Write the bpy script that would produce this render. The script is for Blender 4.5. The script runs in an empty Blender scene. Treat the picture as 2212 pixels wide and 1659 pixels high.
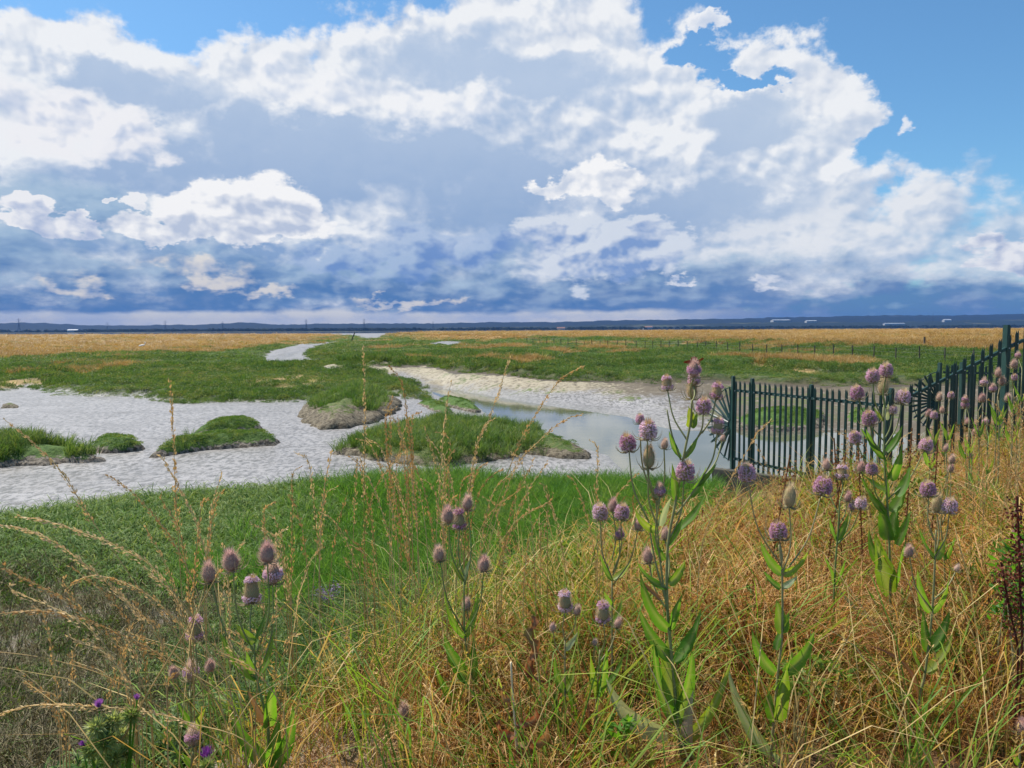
import bpy, bmesh, math, random
import numpy as np
from mathutils import Vector, Matrix
R = math.radians
rng = np.random.default_rng(7)
random.seed(7)
C = bpy.context.scene.collection
scene = bpy.context.scene

# ------------------------------------------------------------------ camera
E = 3.5                       # eye height above the creek water (z = 0)
F = 745.0                     # focal length in pixels of a 1024 wide frame
PITCH, ROLL = math.atan(54.0 / F), R(0.28)
cam = bpy.data.cameras.new('camera')
cam.sensor_width = 36.0
cam.lens = 36.0 * F / 1024.0
cam.clip_start, cam.clip_end = 0.05, 60000.0
cam_ob = bpy.data.objects.new('camera', cam)
C.objects.link(cam_ob)
CM = Matrix.Rotation(R(90) - PITCH, 4, 'X') @ Matrix.Rotation(-ROLL, 4, 'Z')
CM.translation = (0, 0, E)
cam_ob.matrix_world = CM
scene.camera = cam_ob
CR = np.array(CM.to_3x3())

def ray(px, py):
    d = CR @ np.array([(px - 512.0) / F, (384.0 - py) / F, -1.0])
    return d

def at(px, py, Y):
    """point seen at pixel px, py at forward distance Y"""
    d = ray(px, py)
    t = Y / d[1]
    return np.array([0, 0, E]) + d * t

def on_z(px, py, z):
    d = ray(px, py)
    t = (z - E) / d[2]
    return np.array([0, 0, E]) + d * t

def poly(pts, z):
    out = []
    for px, py in pts:
        p = on_z(px, py, z)
        out.append((p[0], p[1]))
    return np.array(out)

# ------------------------------------------------------------------ exposure
scene.view_settings.view_transform = 'Standard'
scene.view_settings.look = 'None'
scene.view_settings.exposure = 0.5
scene.view_settings.gamma = 1.0
scene.render.engine = 'CYCLES'
scene.cycles.use_denoising = True
scene.cycles.max_bounces = 4
scene.cycles.diffuse_bounces = 3
scene.cycles.glossy_bounces = 2
scene.cycles.transmission_bounces = 2
scene.cycles.volume_bounces = 0
scene.cycles.transparent_max_bounces = 8
scene.cycles.sample_clamp_indirect = 3.0

# ------------------------------------------------------------------ sun
SUN_EL, SUN_AZ = R(57), R(-52)          # azimuth from +Y, negative = to the left
sun = bpy.data.lights.new('sun', 'SUN')
sun.energy = 5.0
sun.angle = R(0.5)
sun.color = (1.0, 0.95, 0.86)
sun_ob = bpy.data.objects.new('sun', sun)
C.objects.link(sun_ob)
SD = Vector((math.sin(SUN_AZ) * math.cos(SUN_EL), math.cos(SUN_AZ) * math.cos(SUN_EL), math.sin(SUN_EL)))
sun_ob.rotation_euler = SD.to_track_quat('Z', 'Y').to_euler()
sun_ob.location = (0, 0, 60)

# ------------------------------------------------------------------ node helper
class S:
    """socket with arithmetic"""
    def __init__(self, nt, sock):
        self.nt, self.s = nt, sock
    def m(self, op, *a, clamp=False):
        n = self.nt.nodes.new('ShaderNodeMath')
        n.operation = op
        n.use_clamp = clamp
        for i, v in enumerate((self,) + a):
            if isinstance(v, S):
                self.nt.links.new(v.s, n.inputs[i])
            else:
                n.inputs[i].default_value = float(v)
        return S(self.nt, n.outputs[0])
    def __add__(self, o): return self.m('ADD', o)
    __radd__ = __add__
    def __mul__(self, o): return self.m('MULTIPLY', o)
    __rmul__ = __mul__
    def __sub__(self, o): return self.m('SUBTRACT', o)
    def __rsub__(self, o): return (self * -1.0) + o
    def __truediv__(self, o): return self.m('DIVIDE', o)
    def __pow__(self, o): return self.m('POWER', o)
    def max(self, o): return self.m('MAXIMUM', o)
    def min(self, o): return self.m('MINIMUM', o)
    def smax(self, o, k): return self.m('SMOOTH_MAX', o, k)
    def abs(self): return self.m('ABSOLUTE')
    def sqrt(self): return self.m('SQRT')
    def clamp(self): return self.m('ADD', 0.0, clamp=True)
    def step(self, lo, hi, t='SMOOTHSTEP', a=0.0, b=1.0):
        n = self.nt.nodes.new('ShaderNodeMapRange')
        n.interpolation_type = t
        self.nt.links.new(self.s, n.inputs['Value'])
        for k, v in (('From Min', lo), ('From Max', hi), ('To Min', a), ('To Max', b)):
            n.inputs[k].default_value = v
        return S(self.nt, n.outputs['Result'])

def comb(nt, x, y, z=0.0):
    n = nt.nodes.new('ShaderNodeCombineXYZ')
    for i, v in enumerate((x, y, z)):
        if isinstance(v, S): nt.links.new(v.s, n.inputs[i])
        else: n.inputs[i].default_value = v
    return n.outputs[0]

def noise(nt, vec, scale, detail=5.0, rough=0.55, dist=0.0, lac=2.0, dim='3D'):
    n = nt.nodes.new('ShaderNodeTexNoise')
    n.noise_dimensions = dim
    n.inputs['Scale'].default_value = scale
    n.inputs['Detail'].default_value = detail
    n.inputs['Roughness'].default_value = rough
    n.inputs['Distortion'].default_value = dist
    n.inputs['Lacunarity'].default_value = lac
    if vec is not None: nt.links.new(vec, n.inputs['Vector'])
    return S(nt, n.outputs[0])

def voro(nt, vec, scale, detail=3.0, rough=0.5, feature='F1', rnd=1.0, dim='3D'):
    n = nt.nodes.new('ShaderNodeTexVoronoi')
    n.voronoi_dimensions = dim
    n.feature = feature
    n.normalize = True
    n.inputs['Scale'].default_value = scale
    n.inputs['Detail'].default_value = detail
    n.inputs['Roughness'].default_value = rough
    n.inputs['Randomness'].default_value = rnd
    if vec is not None: nt.links.new(vec, n.inputs['Vector'])
    return S(nt, n.outputs['Distance'])

def mix(nt, f, a, b, blend='MIX'):
    n = nt.nodes.new('ShaderNodeMix')
    n.data_type = 'RGBA'
    n.blend_type = blend
    n.clamp_factor = True
    for v, k in ((f, 0), (a, 6), (b, 7)):
        if isinstance(v, S): nt.links.new(v.s, n.inputs[k])
        elif hasattr(v, 'links'): nt.links.new(v, n.inputs[k])
        elif k == 0: n.inputs[0].default_value = v
        else: n.inputs[k].default_value = (*lin(v), 1.0)
    return n.outputs[2]

def lin(c):
    """0..255 display values to linear, or linear triples left alone"""
    if max(c) > 1.5:
        return tuple(((v / 255.0) / 12.92 if v / 255.0 <= 0.04045 else ((v / 255.0 + 0.055) / 1.055) ** 2.4) for v in c)
    return tuple(c)

# ------------------------------------------------------------------ world: sky and clouds
world = bpy.data.worlds.new('World')
scene.world = world
world.use_nodes = True
def build_world():
    nt = world.node_tree
    nt.nodes.clear()
    out = nt.nodes.new('ShaderNodeOutputWorld')
    bg = nt.nodes.new('ShaderNodeBackground')
    nt.links.new(bg.outputs[0], out.inputs[0])
    sky = nt.nodes.new('ShaderNodeTexSky')
    sky.sky_type = 'NISHITA'
    sky.sun_disc = False
    sky.sun_elevation = SUN_EL
    sky.sun_rotation = SUN_AZ
    sky.altitude = 0
    sky.air_density = 1.0
    sky.dust_density = 0.6
    sky.ozone_density = 2.0
    SKY = 0.72                                        # the whole sky, for the exposure above
    STR = 0.10
    tc = nt.nodes.new('ShaderNodeTexCoord')
    sp = nt.nodes.new('ShaderNodeSeparateXYZ')
    nt.links.new(tc.outputs['Generated'], sp.inputs[0])
    X, Y, Z = (S(nt, sp.outputs[i]) for i in range(3))
    U = X.m('ARCTAN2', Y) * F                      # azimuth, in 1/745 rad
    V = Z.m('ARCSINE') * F                         # elevation, same unit
    def uv(px, py):
        d = ray(px, py); d = d / np.linalg.norm(d)
        return math.atan2(d[0], d[1]) * F, math.asin(d[2]) * F
    # flatter features towards the horizon
    W = V + (V.max(-30.0) / 40.0 + 1.0).m('LOGARITHM', math.e) * 60.0
    du, dw = -6.0, 10.0
    def fields(a, b):
        v = comb(nt, (U + a) / 100.0, (W + b) / 100.0)
        f1 = noise(nt, v, 1.25, 4.0, 0.52, 0.0, dim='2D')
        v2 = comb(nt, (U + a) / 100.0 + f1 * 0.45, (W + b) / 100.0 - f1 * 0.4)
        b1 = voro(nt, v2, 2.6, 2.0, 0.55, 'F1', dim='2D')
        return f1, (b1 * -1.0 + 1.0)
    fr = (noise(nt, comb(nt, U / 100.0, W / 100.0), 1.25, 9.0, 0.58, 0.0, dim='2D') - 0.5) * 1.9 + 0.5
    f0, b0 = fields(0, 0)
    f1, b1 = fields(du, dw)
    rel = (f0 - f1) * 1.3 + (b0 - b1) * 0.6            # relief: > 0 where the side faces the sun
    soft = (noise(nt, comb(nt, U / 100.0 + 31.0, W / 60.0), 0.55, 3.0, 0.5, dim='2D') - 0.5) * 1.6 + 0.5
    fine = fr * 0.7 + (b0 - 0.2) * 0.3
    wn = nt.nodes.new('ShaderNodeTexNoise')            # warp of the cloud outlines
    wn.noise_dimensions = '2D'
    wn.inputs['Scale'].default_value = 1.5
    wn.inputs['Detail'].default_value = 5.0
    wn.inputs['Roughness'].default_value = 0.6
    nt.links.new(comb(nt, U / 100.0 + 7.0, W / 80.0 + 3.0), wn.inputs['Vector'])
    ws = nt.nodes.new('ShaderNodeSeparateColor')
    nt.links.new(wn.outputs['Color'], ws.inputs[0])
    UW = U + (S(nt, ws.outputs[0]) - 0.5) * 90.0
    VW = V + (S(nt, ws.outputs[1]) - 0.5) * 60.0
    PW = comb(nt, UW, VW)
    def vm(op, *a):
        n = nt.nodes.new('ShaderNodeVectorMath')
        n.operation = op
        for i, v in enumerate(a):
            if isinstance(v, tuple): n.inputs[i].default_value = v
            else: nt.links.new(v, n.inputs[i])
        return n
    def dist(px, py, rx, ry, flat=1.0):
        u0, v0 = uv(px, py)
        u1, _ = uv(px + rx, py); _, v1 = uv(px, py - ry)
        ix, iy = 1 / abs(u1 - u0), 1 / abs(v1 - v0)
        q = vm('MULTIPLY_ADD', PW, (ix, iy, 0), (-u0 * ix, -v0 * iy, 0)).outputs[0]
        if flat != 1.0:                               # steeper under the centre: flat base
            q = vm('MAXIMUM', q, vm('MULTIPLY', q, (-1.0, -flat, 0)).outputs[0]).outputs[0]
        return S(nt, vm('LENGTH', q).outputs['Value'])
    def blob(*b):
        return dist(*b) * -1.0 + 1.0
    def union(bl, k=0.35):
        r = None
        for b in bl:
            q = dist(*b)
            r = q if r is None else r.m('SMOOTH_MIN', q, k)
        return r * -1.0 + 1.0
    K = lambda c: tuple(v for v in lin(c))
    # clear sky (scaled Nishita, a little deeper blue)
    m = nt.nodes.new('ShaderNodeMix'); m.data_type = 'RGBA'; m.blend_type = 'MULTIPLY'
    m.inputs[0].default_value = 1.0
    nt.links.new(sky.outputs[0], m.inputs[6])
    m.inputs[7].default_value = (STR * 0.80, STR * 1.22, STR * 1.42, 1)
    col = m.outputs[2]
    # ---- main mass
    D = union([(80, 110, 250, 105), (300, 150, 260, 110), (430, 110, 190, 105), (540, 120, 140, 175), (650, 130, 130, 110),
               (750, 150, 115, 115), (805, 120, 80, 62), (300, 270, 620, 140), (700, 240, 260, 105), (60, 200, 200, 60)], 0.3)
    D = D + (fine - 0.5) * 0.85
    for bx in ((705, 60, 50, 22), (738, 84, 60, 12)):   # blue gaps
        D = D - (blob(*bx) + (fr - 0.5) * 0.9).max(0.0) * 0.75
    am = D.step(0.0, 0.2)
    thick = D.step(0.05, 0.85)
    vs = V.step(230.0, 40.0, 'LINEAR')                # 0 high .. 1 low
    xr = U.step(60.0, 300.0)                          # right part is thinner and paler
    grey = mix(nt, vs, (178, 197, 223), (112, 149, 197))
    grey = mix(nt, (xr * 0.62), grey, (190, 206, 226))
    white = (240, 242, 245)
    shad = union([(340, 160, 190, 42), (200, 175, 120, 26), (480, 185, 150, 50), (560, 78, 60, 30), (440, 62, 70, 22), (150, 88, 70, 22), (760, 118, 60, 26), (700, 215, 130, 34), (820, 205, 80, 22)], 0.3) + (fr - 0.5) * 0.5
    lit_ = union([(330, 96, 150, 24), (90, 45, 120, 22), (580, 30, 70, 26), (830, 100, 60, 40), (660, 140, 60, 26), (60, 125, 110, 34)], 0.3) + (fr - 0.5) * 0.5
    sm = shad.step(-0.35, 0.35)                       # smooth shaded undersides
    sh = (thick * 0.6 - rel * (sm * -2.3 + 3.1) + (soft - 0.5) * (sm * -0.5 + 0.7) + vs * 0.2 - 0.14 + sm * 0.72 - lit_.step(-0.2, 0.6) * 0.5).clamp()
    bright = mix(nt, ((b0 - 0.62) * -1.2 - rel * 3.2 + 0.25).clamp(), white, (205, 214, 229))
    cm = mix(nt, sh * 0.92, bright, grey)
    col = mix(nt, am * 0.98, col, cm)
    # ---- pale veil on the right
    Dv = union([(860, 235, 240, 62), (980, 250, 150, 62), (760, 245, 110, 60)], 0.3) + (fine - 0.5) * 1.5 + (soft - .5) * 0.6
    av = Dv.step(0.0, 0.55)
    cv = mix(nt, (rel * -3.0 + 0.38 + (soft - 0.5)).clamp(), (228, 232, 238), (156, 184, 216))
    col = mix(nt, av * 0.85, col, cv)
    # ---- dark bank low over the horizon
    Dd = union([(60, 268, 260, 48), (330, 282, 330, 42), (560, 294, 420, 36), (880, 304, 420, 34), (80, 215, 130, 40)], 0.4) + (fine - 0.5) * 1.25
    lay = noise(nt, comb(nt, U / 100.0 + f0 * 0.5, W / 26.0 + f0 * 1.2), 0.9, 5.0, 0.55, dim='2D') - 0.5     # rolls of cloud base
    ad = (Dd.step(-0.1, 0.65) + V.step(34.0, 16.0) * 0.55).clamp()
    cd = mix(nt, (V.step(95.0, 18.0) + (soft - 0.5) * 0.6 - rel * 1.6 + lay * 1.3).clamp(), (158, 186, 213), (76, 121, 176))
    col = mix(nt, ad * 0.86, col, cd)
    # ---- lit cream rags in the dark bank, left
    Dc = union([(135, 262, 60, 16), (215, 272, 80, 14), (70, 282, 50, 12), (270, 288, 60, 8), (395, 304, 80, 6)], 0.2) + (fine - 0.52) * 2.0
    ac = Dc.step(0.10, 0.75)
    col = mix(nt, ac * 0.8, col, mix(nt, (rel * -3 + 0.3).clamp(), (236, 229, 220), (140, 165, 205)))
    # ---- lobes and puffs: (ellipses), lit colour, shade colour, opacity, softness
    def puff(bl, lit, shade, op=1.0, soft_w=0.16, amp=0.9, thickk=0.55, bias=0.0, vg=0.35, edge=0.0):
        nonlocal col
        d = union(bl, 0.15) + (fine - 0.55) * amp
        a = d.step(0.0, soft_w)
        px, py, rx, ry = bl[0][:4]
        v0 = uv(px, py)[1]
        low = rel * -4.2 + d.step(0.0, 0.9) * thickk + bias - (VW - v0) * (vg / ry) + (soft - 0.5) * 0.5
        low = low + ((b0 - 0.66) * -0.9)
        col = mix(nt, a * op, col, mix(nt, low.clamp(), lit, shade))
    puff([(60, 125, 105, 48, 1.3), (130, 138, 62, 38, 1.3)], (240, 240, 244), (176, 193, 222), 0.9, 0.45, 0.8, 0.45)
    puff([(330, 92, 120, 34, 1.2), (430, 105, 85, 30)], (243, 244, 247), (196, 209, 230), 0.7, 0.5, 1.0, 0.4)
    puff([(600, 255, 95, 42, 1.2), (560, 235, 55, 34), (640, 240, 50, 34)], (214, 222, 234), (128, 158, 206), 0.95, 0.22, 0.85, 0.75)
    puff([(440, 250, 100, 34), (350, 258, 90, 16)], (166, 188, 220), (110, 145, 202), 0.8, 0.4, 0.9, 0.6)
    puff([(235, 216, 78, 46, 1.7), (285, 224, 55, 40, 1.9), (170, 232, 60, 22, 1.5), (215, 200, 42, 34)], (247, 247, 248), (186, 198, 220), 1.0, 0.2, 0.75, 0.6, -0.05, 0.5)
    puff([(40, 226, 44, 18, 1.6), (92, 230, 34, 14, 1.6), (30, 216, 14, 14)], (238, 239, 243), (176, 190, 218), 1.0, 0.2, 0.8, 0.45)
    puff([(145, 200, 20, 10), (110, 198, 12, 5)], (240, 241, 244), (200, 208, 226), 0.95, 0.25, 0.8, 0.4)
    puff([(590, 180, 50, 27, 1.2), (620, 186, 36, 22, 1.3), (560, 184, 26, 20)], (247, 247, 248), (200, 210, 227), 1.0, 0.24, 0.7, 0.5, -0.02, 0.45)
    puff([(985, 245, 32, 26, 1.2), (1015, 252, 30, 20)], (236, 237, 242), (168, 182, 212), 0.9, 0.25, 0.8, 0.7)
    puff([(772, 284, 22, 8, 1.5), (690, 278, 16, 6), (902, 126, 13, 11)], (240, 241, 245), (188, 202, 228), 0.8, 0.6, 0.9, 0.4)
    puff([(712, 24, 22, 13), (700, 32, 16, 9)], (240, 242, 246), (205, 215, 232), 0.95, 0.3, 0.9, 0.4)
    # ---- bright strip under the cloud base
    base = V + (fr - 0.5) * 7.0
    strip = base.step(21.0, 15.5) * U.step(265.0, 120.0) * 0.92
    col = mix(nt, strip, col, mix(nt, (fr.step(0.3, 0.75)), (230, 228, 224), (198, 206, 222)))
    nt.links.new(col, bg.inputs[0])
    bg.inputs[1].default_value = SKY
    world.cycles.sampling_method = 'NONE'
build_world()
#### GEOMETRY

# ------------------------------------------------------------------ small helpers
def tag(o, label=None, cat=None, group=None, kind=None):
    if label: o['label'] = label
    if cat: o['category'] = cat
    if group: o['group'] = group
    if kind: o['kind'] = kind
    return o

def npmesh(name, V, polys, smooth=False):
    """mesh from a vertex array and a list of index arrays (each m x k)"""
    me = bpy.data.meshes.new(name)
    V = np.asarray(V, dtype=np.float32)
    me.vertices.add(len(V))
    me.vertices.foreach_set('co', V.ravel())
    idx, starts, n = [], [], 0
    for P in polys:
        P = np.asarray(P, dtype=np.int32)
        if P.size == 0: continue
        k = P.shape[1]
        idx.append(P.ravel())
        starts.append(n + np.arange(len(P), dtype=np.int32) * k)
        n += P.size
    if n:
        idx = np.concatenate(idx); starts = np.concatenate(starts)
        me.loops.add(n)
        me.loops.foreach_set('vertex_index', idx)
        me.polygons.add(len(starts))
        me.polygons.foreach_set('loop_start', starts)
        if smooth: me.polygons.foreach_set('use_smooth', np.ones(len(starts), dtype=bool))
    me.update(calc_edges=True)
    return me

def link(name, me, mats, parent=None, loc=None):
    if not isinstance(mats, (list, tuple)): mats = [mats]
    if len(me.materials) == 0:
        for m in mats: me.materials.append(m)
    o = bpy.data.objects.new(name, me)
    C.objects.link(o)
    if parent is not None: o.parent = parent
    if loc is not None: o.location = loc
    return o

def empty(name, loc):
    o = bpy.data.objects.new(name, None)
    o.empty_display_size = 0.1
    C.objects.link(o)
    o.location = loc
    return o

class MB:
    """collects boxes, tubes and faces into one mesh"""
    def __init__(self): self.v, self.f, self.mi, self.cur = [], [], [], 0
    def add(self, V, Fs):
        b = len(self.v)
        self.v += [tuple(p) for p in V]
        for f in Fs:
            self.f.append([i + b for i in f]); self.mi.append(self.cur)
    def bar(self, a, b, w, h, up=(0, 0, 1)):
        a, b = Vector(a), Vector(b)
        d = (b - a).normalized()
        up = Vector(up)
        if abs(d.dot(up)) > 0.98: up = Vector((0, 1, 0))
        x = d.cross(up).normalized() * (w / 2); y = x.cross(d).normalized() * (h / 2)
        V = [p + sx * x + sy * y for p in (a, b) for sx, sy in ((-1, -1), (1, -1), (1, 1), (-1, 1))]
        self.add(V, [(0, 3, 2, 1), (4, 5, 6, 7), (0, 1, 5, 4), (1, 2, 6, 5), (2, 3, 7, 6), (3, 0, 4, 7)])
    def tube(self, pts, rad, n=5):
        pts = [Vector(p) for p in pts]
        V, Fs = [], []
        ref = Vector((0.3, -0.9, 0.2)).normalized()
        for i, p in enumerate(pts):
            d = (pts[min(i + 1, len(pts) - 1)] - pts[max(i - 1, 0)])
            d = d.normalized() if d.length > 1e-9 else Vector((0, 0, 1))
            x = d.cross(ref)
            x = x.normalized() if x.length > 1e-4 else Vector((1, 0, 0))
            y = d.cross(x)
            r = rad[i] if hasattr(rad, '__len__') else rad
            for k in range(n):
                t = 2 * math.pi * k / n
                V.append(p + (x * math.cos(t) + y * math.sin(t)) * r)
        for i in range(len(pts) - 1):
            for k in range(n):
                k2 = (k + 1) % n
                Fs.append((i * n + k, i * n + k2, (i + 1) * n + k2, (i + 1) * n + k))
        Fs.append(tuple(range(n))[::-1]); Fs.append(tuple((len(pts) - 1) * n + k for k in range(n)))
        self.add(V, Fs)
    def mesh(self, name, smooth=False):
        me = bpy.data.meshes.new(name)
        me.from_pydata(self.v, [], self.f)
        me.polygons.foreach_set('material_index', self.mi)
        if smooth: me.polygons.foreach_set('use_smooth', [True] * len(self.f))
        me.update()
        return me
    def build(self, name, mats, parent=None, smooth=False):
        return link(name, self.mesh(name, smooth), mats, parent)

def spline(pts, n=6):
    """Catmull-Rom through 3D points"""
    P = [np.array(p, float) for p in pts]
    if len(P) < 3:
        return [P[0] + (P[1] - P[0]) * t for t in np.linspace(0, 1, n + 1)]
    Q = [2 * P[0] - P[1]] + P + [2 * P[-1] - P[-2]]
    out = []
    for i in range(1, len(Q) - 2):
        a, b, c, d = Q[i - 1], Q[i], Q[i + 1], Q[i + 2]
        for t in np.linspace(0, 1, n, endpoint=False):
            out.append(0.5 * (2 * b + (c - a) * t + (2 * a - 5 * b + 4 * c - d) * t * t + (3 * b - a - 3 * c + d) * t ** 3))
    out.append(P[-1])
    return out

# numpy gradient noise
def _hash(ix, iy, seed):
    h = (ix.astype(np.int64) * 374761393 + iy.astype(np.int64) * 668265263 + seed * 1274126177) & 0xFFFFFFFF
    h = ((h ^ (h >> 13)) * 1274126177) & 0xFFFFFFFF
    return ((h ^ (h >> 16)) & 0xFFFF) / 65535.0
def vnoise(x, y, seed=0):
    x0, y0 = np.floor(x), np.floor(y)
    fx, fy = x - x0, y - y0
    fx = fx * fx * fx * (fx * (fx * 6 - 15) + 10); fy = fy * fy * fy * (fy * (fy * 6 - 15) + 10)
    a, b = _hash(x0, y0, seed), _hash(x0 + 1, y0, seed)
    c, d = _hash(x0, y0 + 1, seed), _hash(x0 + 1, y0 + 1, seed)
    return (a + (b - a) * fx) * (1 - fy) + (c + (d - c) * fx) * fy
def fbm(x, y, octv=4, seed=0, gain=0.5):
    s, a, t = 0.0, 1.0, 0.0
    for i in range(octv):
        s = s + a * vnoise(x * 2 ** i + 17.3 * i, y * 2 ** i - 9.1 * i, seed + i); t += a; a *= gain
    return s / t - 0.5
def sst(e0, e1, x):
    t = np.clip((x - e0) / (e1 - e0), 0, 1)
    return t * t * (3 - 2 * t)
def sdf(pl, x, y):
    """signed distance to a polygon, positive inside"""
    d = np.full(np.shape(x), 1e18); ins = np.zeros(np.shape(x), dtype=bool)
    n = len(pl)
    for i in range(n):
        ax, ay = pl[i]; bx, by = pl[(i + 1) % n]
        ex, ey = bx - ax, by - ay
        wx, wy = x - ax, y - ay
        t = np.clip((wx * ex + wy * ey) / (ex * ex + ey * ey + 1e-12), 0, 1)
        d = np.minimum(d, (wx - ex * t) ** 2 + (wy - ey * t) ** 2)
        c = ((ay <= y) & (by > y)) | ((by <= y) & (ay > y))
        xi = ax + (y - ay) / (by - ay + 1e-12) * ex
        ins ^= c & (x < xi)
    d = np.sqrt(d)
    return np.where(ins, d, -d)

# ------------------------------------------------------------------ materials
def new_mat(name):
    m = bpy.data.materials.new(name)
    m.use_nodes = True
    nt = m.node_tree
    nt.nodes.clear()
    out = nt.nodes.new('ShaderNodeOutputMaterial')
    return m, nt, out

def princ(nt, rough=0.6, spec=0.3):
    p = nt.nodes.new('ShaderNodeBsdfPrincipled')
    p.inputs['Roughness'].default_value = rough
    p.inputs['Specular IOR Level'].default_value = spec
    return p

def pos(nt):
    return nt.nodes.new('ShaderNodeNewGeometry').outputs['Position']

def attr(nt, name):
    n = nt.nodes.new('ShaderNodeAttribute')
    n.attribute_name = name
    return S(nt, n.outputs['Fac'])

def setin(nt, inp, v):
    if isinstance(v, S): nt.links.new(v.s, inp)
    elif hasattr(v, 'links'): nt.links.new(v, inp)
    else: inp.default_value = v

def leafmat(name, cols, trans=0.35, patch=0.5, rough=0.55, spec=0.25, rib=None, tint=(1.25, 1.15, 0.6), rnd=0.6, real=False):
    """three leaf colours mixed per clump and by patches of the ground they stand on"""
    m, nt, out = new_mat(name)
    oi = nt.nodes.new('ShaderNodeObjectInfo')
    r = attr(nt, 'rv') if real else S(nt, oi.outputs['Random'])
    pn = noise(nt, pos(nt), patch, 3.0, 0.55)
    pn = (pn - 0.5) * 2.2 + 0.5
    f = r * rnd + pn * (1.0 - rnd)
    c = mix(nt, f.step(0.15, 0.55), cols[0], cols[1])
    c = mix(nt, f.step(0.5, 0.9), c, cols[2])
    fn = noise(nt, pos(nt), 30.0, 2.0)
    c = mix(nt, (fn - 0.35) * 0.6, c, (0, 0, 0))
    if rib is not None: c = mix(nt, attr(nt, 'rib') ** 3.0 * 0.8, c, rib)
    p = princ(nt, rough, spec)
    nt.links.new(c, p.inputs['Base Color'])
    if trans > 0:
        t = nt.nodes.new('ShaderNodeBsdfTranslucent')
        mm = nt.nodes.new('ShaderNodeMix'); mm.data_type = 'RGBA'; mm.blend_type = 'MULTIPLY'
        mm.inputs[0].default_value = 1.0
        nt.links.new(c, mm.inputs[6]); mm.inputs[7].default_value = (*tint, 1)
        nt.links.new(mm.outputs[2], t.inputs[0])
        ms = nt.nodes.new('ShaderNodeMixShader')
        ms.inputs[0].default_value = trans
        nt.links.new(p.outputs[0], ms.inputs[1]); nt.links.new(t.outputs[0], ms.inputs[2])
        nt.links.new(ms.outputs[0], out.inputs[0])
    else:
        nt.links.new(p.outputs[0], out.inputs[0])
    return m

def plainmat(name, col, col2=None, rough=0.6, spec=0.3, scale=8.0, bump=0.0, metal=0.0):
    m, nt, out = new_mat(name)
    p = princ(nt, rough, spec)
    p.inputs['Metallic'].default_value = metal
    n = noise(nt, pos(nt), scale, 5.0, 0.6)
    c = mix(nt, n.step(0.35, 0.65), col, col2 if col2 else tuple(v * 0.7 for v in lin(col)))
    nt.links.new(c, p.inputs['Base Color'])
    if bump:
        b = nt.nodes.new('ShaderNodeBump'); b.inputs['Strength'].default_value = bump
        b.inputs['Distance'].default_value = 0.02
        nt.links.new(n.s, b.inputs['Height']); nt.links.new(b.outputs[0], p.inputs['Normal'])
    nt.links.new(p.outputs[0], out.inputs[0])
    return m

# ------------------------------------------------------------------ the lie of the land
# outlines read off the photograph and laid flat on the ground at their own level
MARSH_L = poly([(-160, 396), (0, 389), (28, 384), (47, 386), (68, 393), (93, 395), (124, 394), (149, 393), (156, 398), (187, 400), (233, 399),
                (295, 399.5), (320, 397), (334, 391), (352, 389), (367, 387), (378, 391), (389, 392), (403, 395), (420, 395.5), (427, 393),
                (420, 386), (412, 380), (400, 378), (385, 376), (345, 370), (318, 366), (300, 361), (272, 361), (262, 357), (268, 351), (292, 346),
                (330, 341), (345, 337.5), (330, 334.8), (0, 335.6), (-400, 338)], 0.35)
MARSH_R = poly([(300, 357), (306, 362), (325, 364), (342, 366), (355, 367), (376, 370), (398, 371), (410, 370), (420, 369), (435, 370), (471, 377),
                (498, 379), (529, 382), (552, 384), (575, 385.5), (624, 385), (660, 390), (705, 389), (740, 389), (787, 391), (850, 393), (900, 390),
                (960, 394), (1040, 402), (1300, 430), (1500, 340), (1024, 329.3), (700, 331.3), (430, 333.2), (385, 336.5), (372, 339), (345, 336),
                (318, 341), (300, 349), (296, 354)], 0.5)
WATER_A = poly([(415, 383), (435, 383), (467, 388), (498, 395), (529, 402), (575, 409.5), (624, 416), (650, 424), (678, 430), (740, 431), (850, 432),
                (906, 434), (912, 446), (900, 462), (880, 478), (790, 491), (740, 500), (720, 499), (678, 496), (634, 487), (619, 470), (604, 456), (575, 446), (548, 434),
                (520, 425), (487, 418), (478, 409), (450, 402), (432, 394), (424, 389)], 0.0)
WATER_B = poly([(268, 362), (275, 357.5), (293, 353.5), (312, 350), (318, 349), (302, 355), (290, 361), (280, 363.5), (266, 364)], 0.25)
NEAR = poly([(-300, 552), (0, 528), (46, 519), (78, 514), (124, 505), (187, 501), (249, 496), (311, 491), (389, 487), (467, 487), (513, 493),
             (575, 497), (607, 496), (635, 498), (678, 504), (720, 506), (742, 505), (790, 495), (880, 481), (905, 462), (925, 430), (1100, 420), (1600, 480), (3000, 1500),
             (512, 9000), (-2500, 1500)], 0.25)
POOLS = [poly(p, 0.85) for p in (
    [(426, 343), (440, 341), (463, 341.4), (461, 344), (445, 345.5), (432, 345)],
    [(470, 353), (478, 350.8), (491, 351), (488, 353.6), (474, 354.6)],
    [(500, 342.2), (506, 340.6), (513, 341), (509, 342.6)],
    [(548, 354.2), (566, 352.6), (574, 353.2), (572, 355), (556, 355.6)],
    [(355, 337.4), (368, 335.2), (384, 335.4), (383, 338.2), (366, 339.2)],
    [(-60, 357.5), (10, 355.4), (30, 355.6), (20, 357.6), (-60, 361)],
    [(322, 365.2), (333, 363.6), (342, 364.4), (338, 366.6)])]
MUD_UP = poly([(262, 363), (264, 357.5), (276, 352.5), (292, 348.2), (318, 344), (338, 341.6), (339, 343), (320, 347.5), (313, 352), (306, 357), (320, 366), (300, 361.5), (285, 364.5)], 0.45)
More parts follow.
